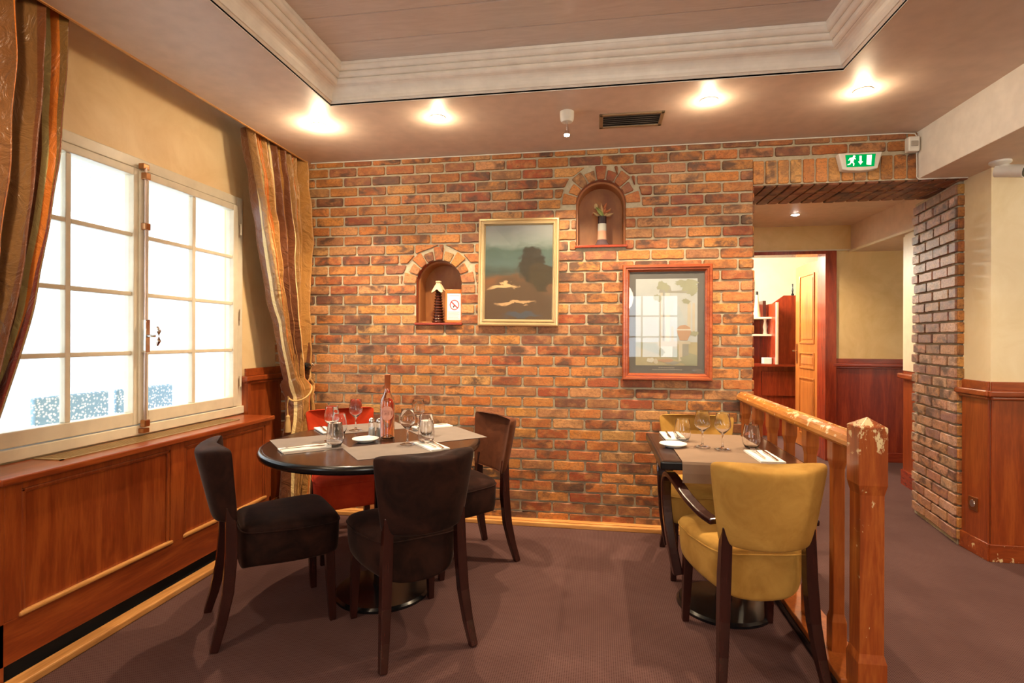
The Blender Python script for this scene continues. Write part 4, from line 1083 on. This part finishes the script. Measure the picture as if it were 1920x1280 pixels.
m = MB(); m.lathe([(.010, 0), (.013, -.012), (.018, -.024)], (-.001, 0, -.105), 16); hd = m.build('lamp_head', MT['chrome'], t, smooth=True)
m = MB(); m.lathe([(.001, -.023), (.016, -.023), (.014, -.030), (.001, -.033)], (-.001, 0, -.105), 16); m.build('bulb', GLOW, hd, smooth=True)
t = thing('air_vent', 'rectangular bronze air vent with dark slats in the ceiling', 'vent', (.19, 3.205, CZ))
m = MB(); a_, b_ = .183, .10
for q in ((-a_, a_, -b_, -b_ + .022), (-a_, a_, b_ - .022, b_), (-a_, -a_ + .022, -b_, b_), (a_ - .022, a_, -b_, b_)): m.box(q[0], q[1], q[2], q[3], -.008, .0)
m.build('frame', plain('bronze_frame', (.36, .26, .15), .4, .4), t, bevel=.003)
m = MB(); m.box(-a_ + .02, a_ - .02, -b_ + .02, b_ - .02, -.0015, -.0005); m.build('duct_shade', MT['hole_shade'], t)  # dark sheet paints the shade behind the slats
for k in range(6):
    m = MB(); y_ = -.068 + k * .027; m.add([(-.163, y_, -.007), (.163, y_, -.007), (.163, y_ + .010, -.002), (-.163, y_ + .010, -.002), (-.163, y_, -.0055), (.163, y_, -.0055), (.163, y_ + .010, -.0008), (-.163, y_ + .010, -.0008)], [(0, 1, 2, 3), (4, 7, 6, 5), (0, 4, 5, 1), (1, 5, 6, 2), (2, 6, 7, 3), (3, 7, 4, 0)])
    m.build('slat', plain('slat_metal', (.30, .24, .20), .4, .3), t)
# cable and detector
m = MB(); m.tube([(-2.08, YB - .018, CZ - .006), (-.9, YB - .014, CZ - .007), (.4, YB - .014, CZ - .006), (1.86, YB - .014, CZ - .006), (1.93, YB - .016, CZ - .012), (1.937, YB - .02, CZ - .03)], .004, 8)
m.tube([(1.937, YB - .02, 2.43), (1.940, YB - .02, 2.27), (1.95, YB - .02, 2.258), (2.22, YB - .02, 2.256)], .004, 8)
tag(m.build('cable', MT['white_metal'], smooth=True), 'thin white cable running along the top of brick wall', 'cable')
t = thing('motion_detector', 'small cream motion detector at the corner of the white beam', 'detector', (1.905, YB - .04, 2.42))
m = MB(); m.box(-.032, .032, -.02, .03, 0, .092); m.build('housing', MT['white_metal'], t, bevel=.008)
m = MB(); m.box(-.02, .02, -.026, -.018, .03, .062); m.build('lens', plain('detector_lens', (.40, .36, .30), .2), t, bevel=.004)
t = thing('exit_sign', 'lit green emergency exit sign above the brick opening', 'sign', (1.60, YB - .03, 2.318))
m = MB(); P_ = [(-.100, .006), (-.06, -.002), (0, -.005), (.06, -.002), (.100, .006), (.125, .107), (-.125, .107)]
m.prism(P_, 'y', -.035, .018); m.build('housing', MT['white_metal'], t, bevel=.006)
m = MB(); m.prism([(-.078, .018), (.078, .018), (.086, .094), (-.086, .094)], 'y', -.0365, -.034); pn = m.build('green_panel', emit('exit_green', (.0, .30, .06), .9), t)
WG = emit('exit_white', (1, .95, .62), 1.6)
m = MB(); Yq = -.0372
def ff(poly): m.add([(a, Yq, b) for a, b in poly], [tuple(range(len(poly)))])
ff([(-.006, .085), (.006, .085), (.006, .050), (.014, .050), (0, .030), (-.014, .050), (-.006, .050)])
ff([(.034, .030), (.060, .026), (.064, .088), (.036, .088)])
m.build('arrow_and_door', WG, pn)
m = MB()
ff([(-.036 + .007 * math.cos(2 * PI * i / 12), .083 + .007 * math.sin(2 * PI * i / 12)) for i in range(12)])
ff([(-.060, .074), (-.044, .078), (-.036, .066), (-.042, .048), (-.056, .050)])
ff([(-.046, .074), (-.028, .064), (-.026, .068), (-.042, .080)]); ff([(-.060, .076), (-.070, .060), (-.066, .058), (-.056, .070)])
ff([(-.054, .052), (-.042, .050), (-.034, .038), (-.038, .024), (-.043, .026), (-.041, .037)]); ff([(-.056, .052), (-.048, .050), (-.058, .034), (-.074, .030), (-.074, .035), (-.062, .040)])
m.build('running_figure', WG, pn)
t = thing('security_camera', 'white bullet security camera mounted under the ceiling at right edge', 'camera', (2.205, 3.36, 2.262))
m = MB(); m.lathe([(.05, 0), (.05, -.012), (.035, -.022), (.012, -.026)], (0, 0, 0), 24); m.build('mount', MT['white_metal'], t, smooth=True)
m = MB(); m.tube([(0, 0, -.02), (.03, -.03, -.045)], .014, 12); m.tube([(.02, -.02, -.03), (.20, -.10, -.055)], .0, 4) if False else None; m.build('arm', MT['white_metal'], t, smooth=True)
m = MB(); d = Vector((.55, -.78, -.26)).normalized(); s0 = Vector((.0, .03, -.045)); m.tube([s0, s0 + d * .13], .035, 24); m.build('body', MT['white_metal'], t, smooth=True)
m = MB(); m.tube([s0 + d * .129, s0 + d * .133], .031, 24); m.build('lens', MT['black'], t, smooth=True)
t = thing('wall_socket', 'brass wall socket low on the cherry panelling right of pillar', 'socket', (RX - .012, 3.59, .255))
m = MB(); m.box(-.008, 0, -.038, .038, 0, .08); m.build('plate', MT['brass'], t, bevel=.003)
m = MB(); m.lathe([(.02, -.012), (.022, -.008), (.022, -.004)], (0, 0, .04), 20, axis='x'); m.build('outlet', MT['chrome'], t, smooth=True)
# ------------------------------------------------------------------ outside
m = MB(); m.box(-9, -2.62, -4, 10, -.35, -.3); S(m, 'floor_terrace', plain('pale_paving', (.72, .72, .70), .8), loc=(0, 0, 0))
def m_stucco():
    mm_, nt, p = newmat('white_stucco'); n = noisetex(nt, mapping(nt), 30, 6, .7)
    nt.links.new(ramp(nt, n, [(.3, (.66, .68, .70)), (.7, (.8, .82, .82))]), p.inputs['Base Color']); bump(nt, p, n, .9, .02); return mm_
ST = m_stucco()
m = MB(); m.box(-6.3, -6.0, -3, 9.8, -.3, 4.2)
hs = S(m, 'wall_outside', ST, loc=(0, 0, 0))
m = MB()
for y_ in (2.2, 4.6, 6.9): m.box(-6.0, -5.95, y_, y_ + 1.2, .5, 2.1)
m.build('shutter', plain('pale_blue_shutter', (.45, .58, .66), .6), hs)
m = MB(); m.box(-4.2, -2.62, -1, 8.5, 2.28, 2.4); S(m, 'ceiling_awning', ST, loc=(0, 0, 0))
def m_weave():
    mm_, nt, p = newmat('wicker_weave'); v = ND(nt, 'TexVoronoi'); v.inputs['Scale'].default_value = 55; nt.links.new(mapping(nt), v.inputs['Vector'])
    nt.links.new(ramp(nt, v.outputs['Distance'], [(.25, (.85, .85, .85)), (.5, (.20, .34, .46))]), p.inputs['Base Color']); return mm_
WV = m_weave()
def terrace_chair(x, y, label):
    t = thing('terrace_chair', label, 'chair', (x, y, -.3), 0, 'woven terrace chairs outside')
    m = MB(); m.box(-.02, .02, -.26, .26, .72, 1.19); m.build('backrest', WV, t, bevel=.018, seg=3)
    m = MB(); m.box(-.46, -.02, -.22, .22, .70, .74); m.build('seat', WV, t, bevel=.01)
    for (a, b) in ((-.02, -.2), (-.02, .2), (-.44, -.2), (-.44, .2)):
        m = MB(); m.tube([(a, b, 0), (a, b, .72)], .013, 8); m.build('leg', MT['steel'], t, smooth=True)
terrace_chair(-3.45, 3.06, 'woven terrace chair seen through the left sash'); terrace_chair(-3.45, 3.64, 'woven terrace chair seen through the right sash')
# ------------------------------------------------------------------ world, lights, camera
w = bpy.data.worlds.new('World'); sc.world = w; w.use_nodes = True
bgn = w.node_tree.nodes['Background']; bgn.inputs[0].default_value = (.80, .91, 1.0, 1); bgn.inputs[1].default_value = 5.0
def light(name, kind, loc, energy, color, rot=(0, 0, 0), **k):
    l = bpy.data.lights.new(name, kind); l.energy = energy; l.color = color
    for a, b in k.items(): setattr(l, a, b)
    o = bpy.data.objects.new(name, l); o.location = loc; o.rotation_euler = rot; COL.objects.link(o); return o
WARM = (1, .76, .48); WARM2 = (1, .80, .56)
for i, x_ in enumerate(xs): light('spot_beam', 'SPOT', (x_, 3.01, CZ - .03), 74, WARM, (R(4), 0, 0), spot_size=R(104), spot_blend=.7, shadow_soft_size=.02)
light('spot_beam', 'SPOT', (-.175, 3.04, 2.405), 60, WARM, (R(16), 0, 0), spot_size=R(110), spot_blend=.7, shadow_soft_size=.018)
light('hall_spot_beam', 'SPOT', (1.875, 5.51, HZ - .03), 80, WARM, (0, 0, 0), spot_size=R(130), spot_blend=.8, shadow_soft_size=.02)
for x_, y_ in [(q, 3.01) for q in xs] + [(-1.78, 1.2)]: light('spill_fill', 'POINT', (x_, y_, CZ - .055), 5.5 if x_ < -1.5 else 2.2, WARM, shadow_soft_size=.03)  # the spill by the left wall has no bulb, added as fill
# unseen fill spots added to brighten the room, without fixtures
for i, (x_, y_) in enumerate(((-1.78, 1.2), (-1.78, -.6), (1.5, 1.2), (1.5, -.6), (-.9, -2.0), (.6, -2.0))):
    light('room_fill_spot', 'SPOT', (x_, y_, CZ - .03), 26, WARM2, (0, 0, 0), spot_size=R(140), spot_blend=.9, shadow_soft_size=.03)
light('room_fill', 'POINT', (0.3, -1.2, 1.9), 42, WARM2, shadow_soft_size=.25)  # unseen point light added as general fill behind the camera
light('side_fill', 'POINT', (3.4, .9, 2.0), 62, (1, .88, .70), shadow_soft_size=.2)  # unseen point light added to brighten the plaster on the right
light('far_room_fill', 'POINT', (1.5, 7.2, 2.25), 140, (1, .93, .78), shadow_soft_size=.2)  # unseen point light added in place of the far room's window light
for (y_, sy) in ((2.44, 1.55), (-.7, 1.75)):
    o = light('window_portal', 'AREA', (-2.42, y_, 1.48), 1, (1, 1, 1), (0, R(-90), 0), shape='RECTANGLE', size=1.4, size_y=sy)
    o.data.cycles.is_portal = True
o = light('window_portal', 'AREA', (1.0, -3.12, 1.5), 1, (1, 1, 1), (R(90), 0, 0), shape='RECTANGLE', size=1.0, size_y=1.2); o.data.cycles.is_portal = True
f, yaw, roll = 1004.0, R(9.05), R(.2)
cam = bpy.data.cameras.new('Camera'); cam.sensor_width = 36; cam.lens = f / 1920 * 36
cam.shift_y = -(640 - 634) / 1920; cam.clip_start = .02
co = bpy.data.objects.new('Camera', cam); COL.objects.link(co)
co.matrix_world = Matrix.Translation((0, 0, 1.27)) @ Matrix.Rotation(yaw, 4, 'Z') @ Matrix.Rotation(R(90), 4, 'X') @ Matrix.Rotation(roll, 4, 'Z')
sc.camera = co
sc.view_settings.view_transform = 'Standard'; sc.view_settings.look = 'None'
sc.view_settings.exposure = 0.6; sc.view_settings.gamma = 1; sc.view_settings.use_curve_mapping = False
sc.cycles.use_denoising = True; sc.cycles.max_bounces = 16; sc.cycles.diffuse_bounces = 5; sc.cycles.transmission_bounces = 16; sc.cycles.transparent_max_bounces = 12
sc.cycles.sample_clamp_indirect = 6; sc.cycles.blur_glossy = .5
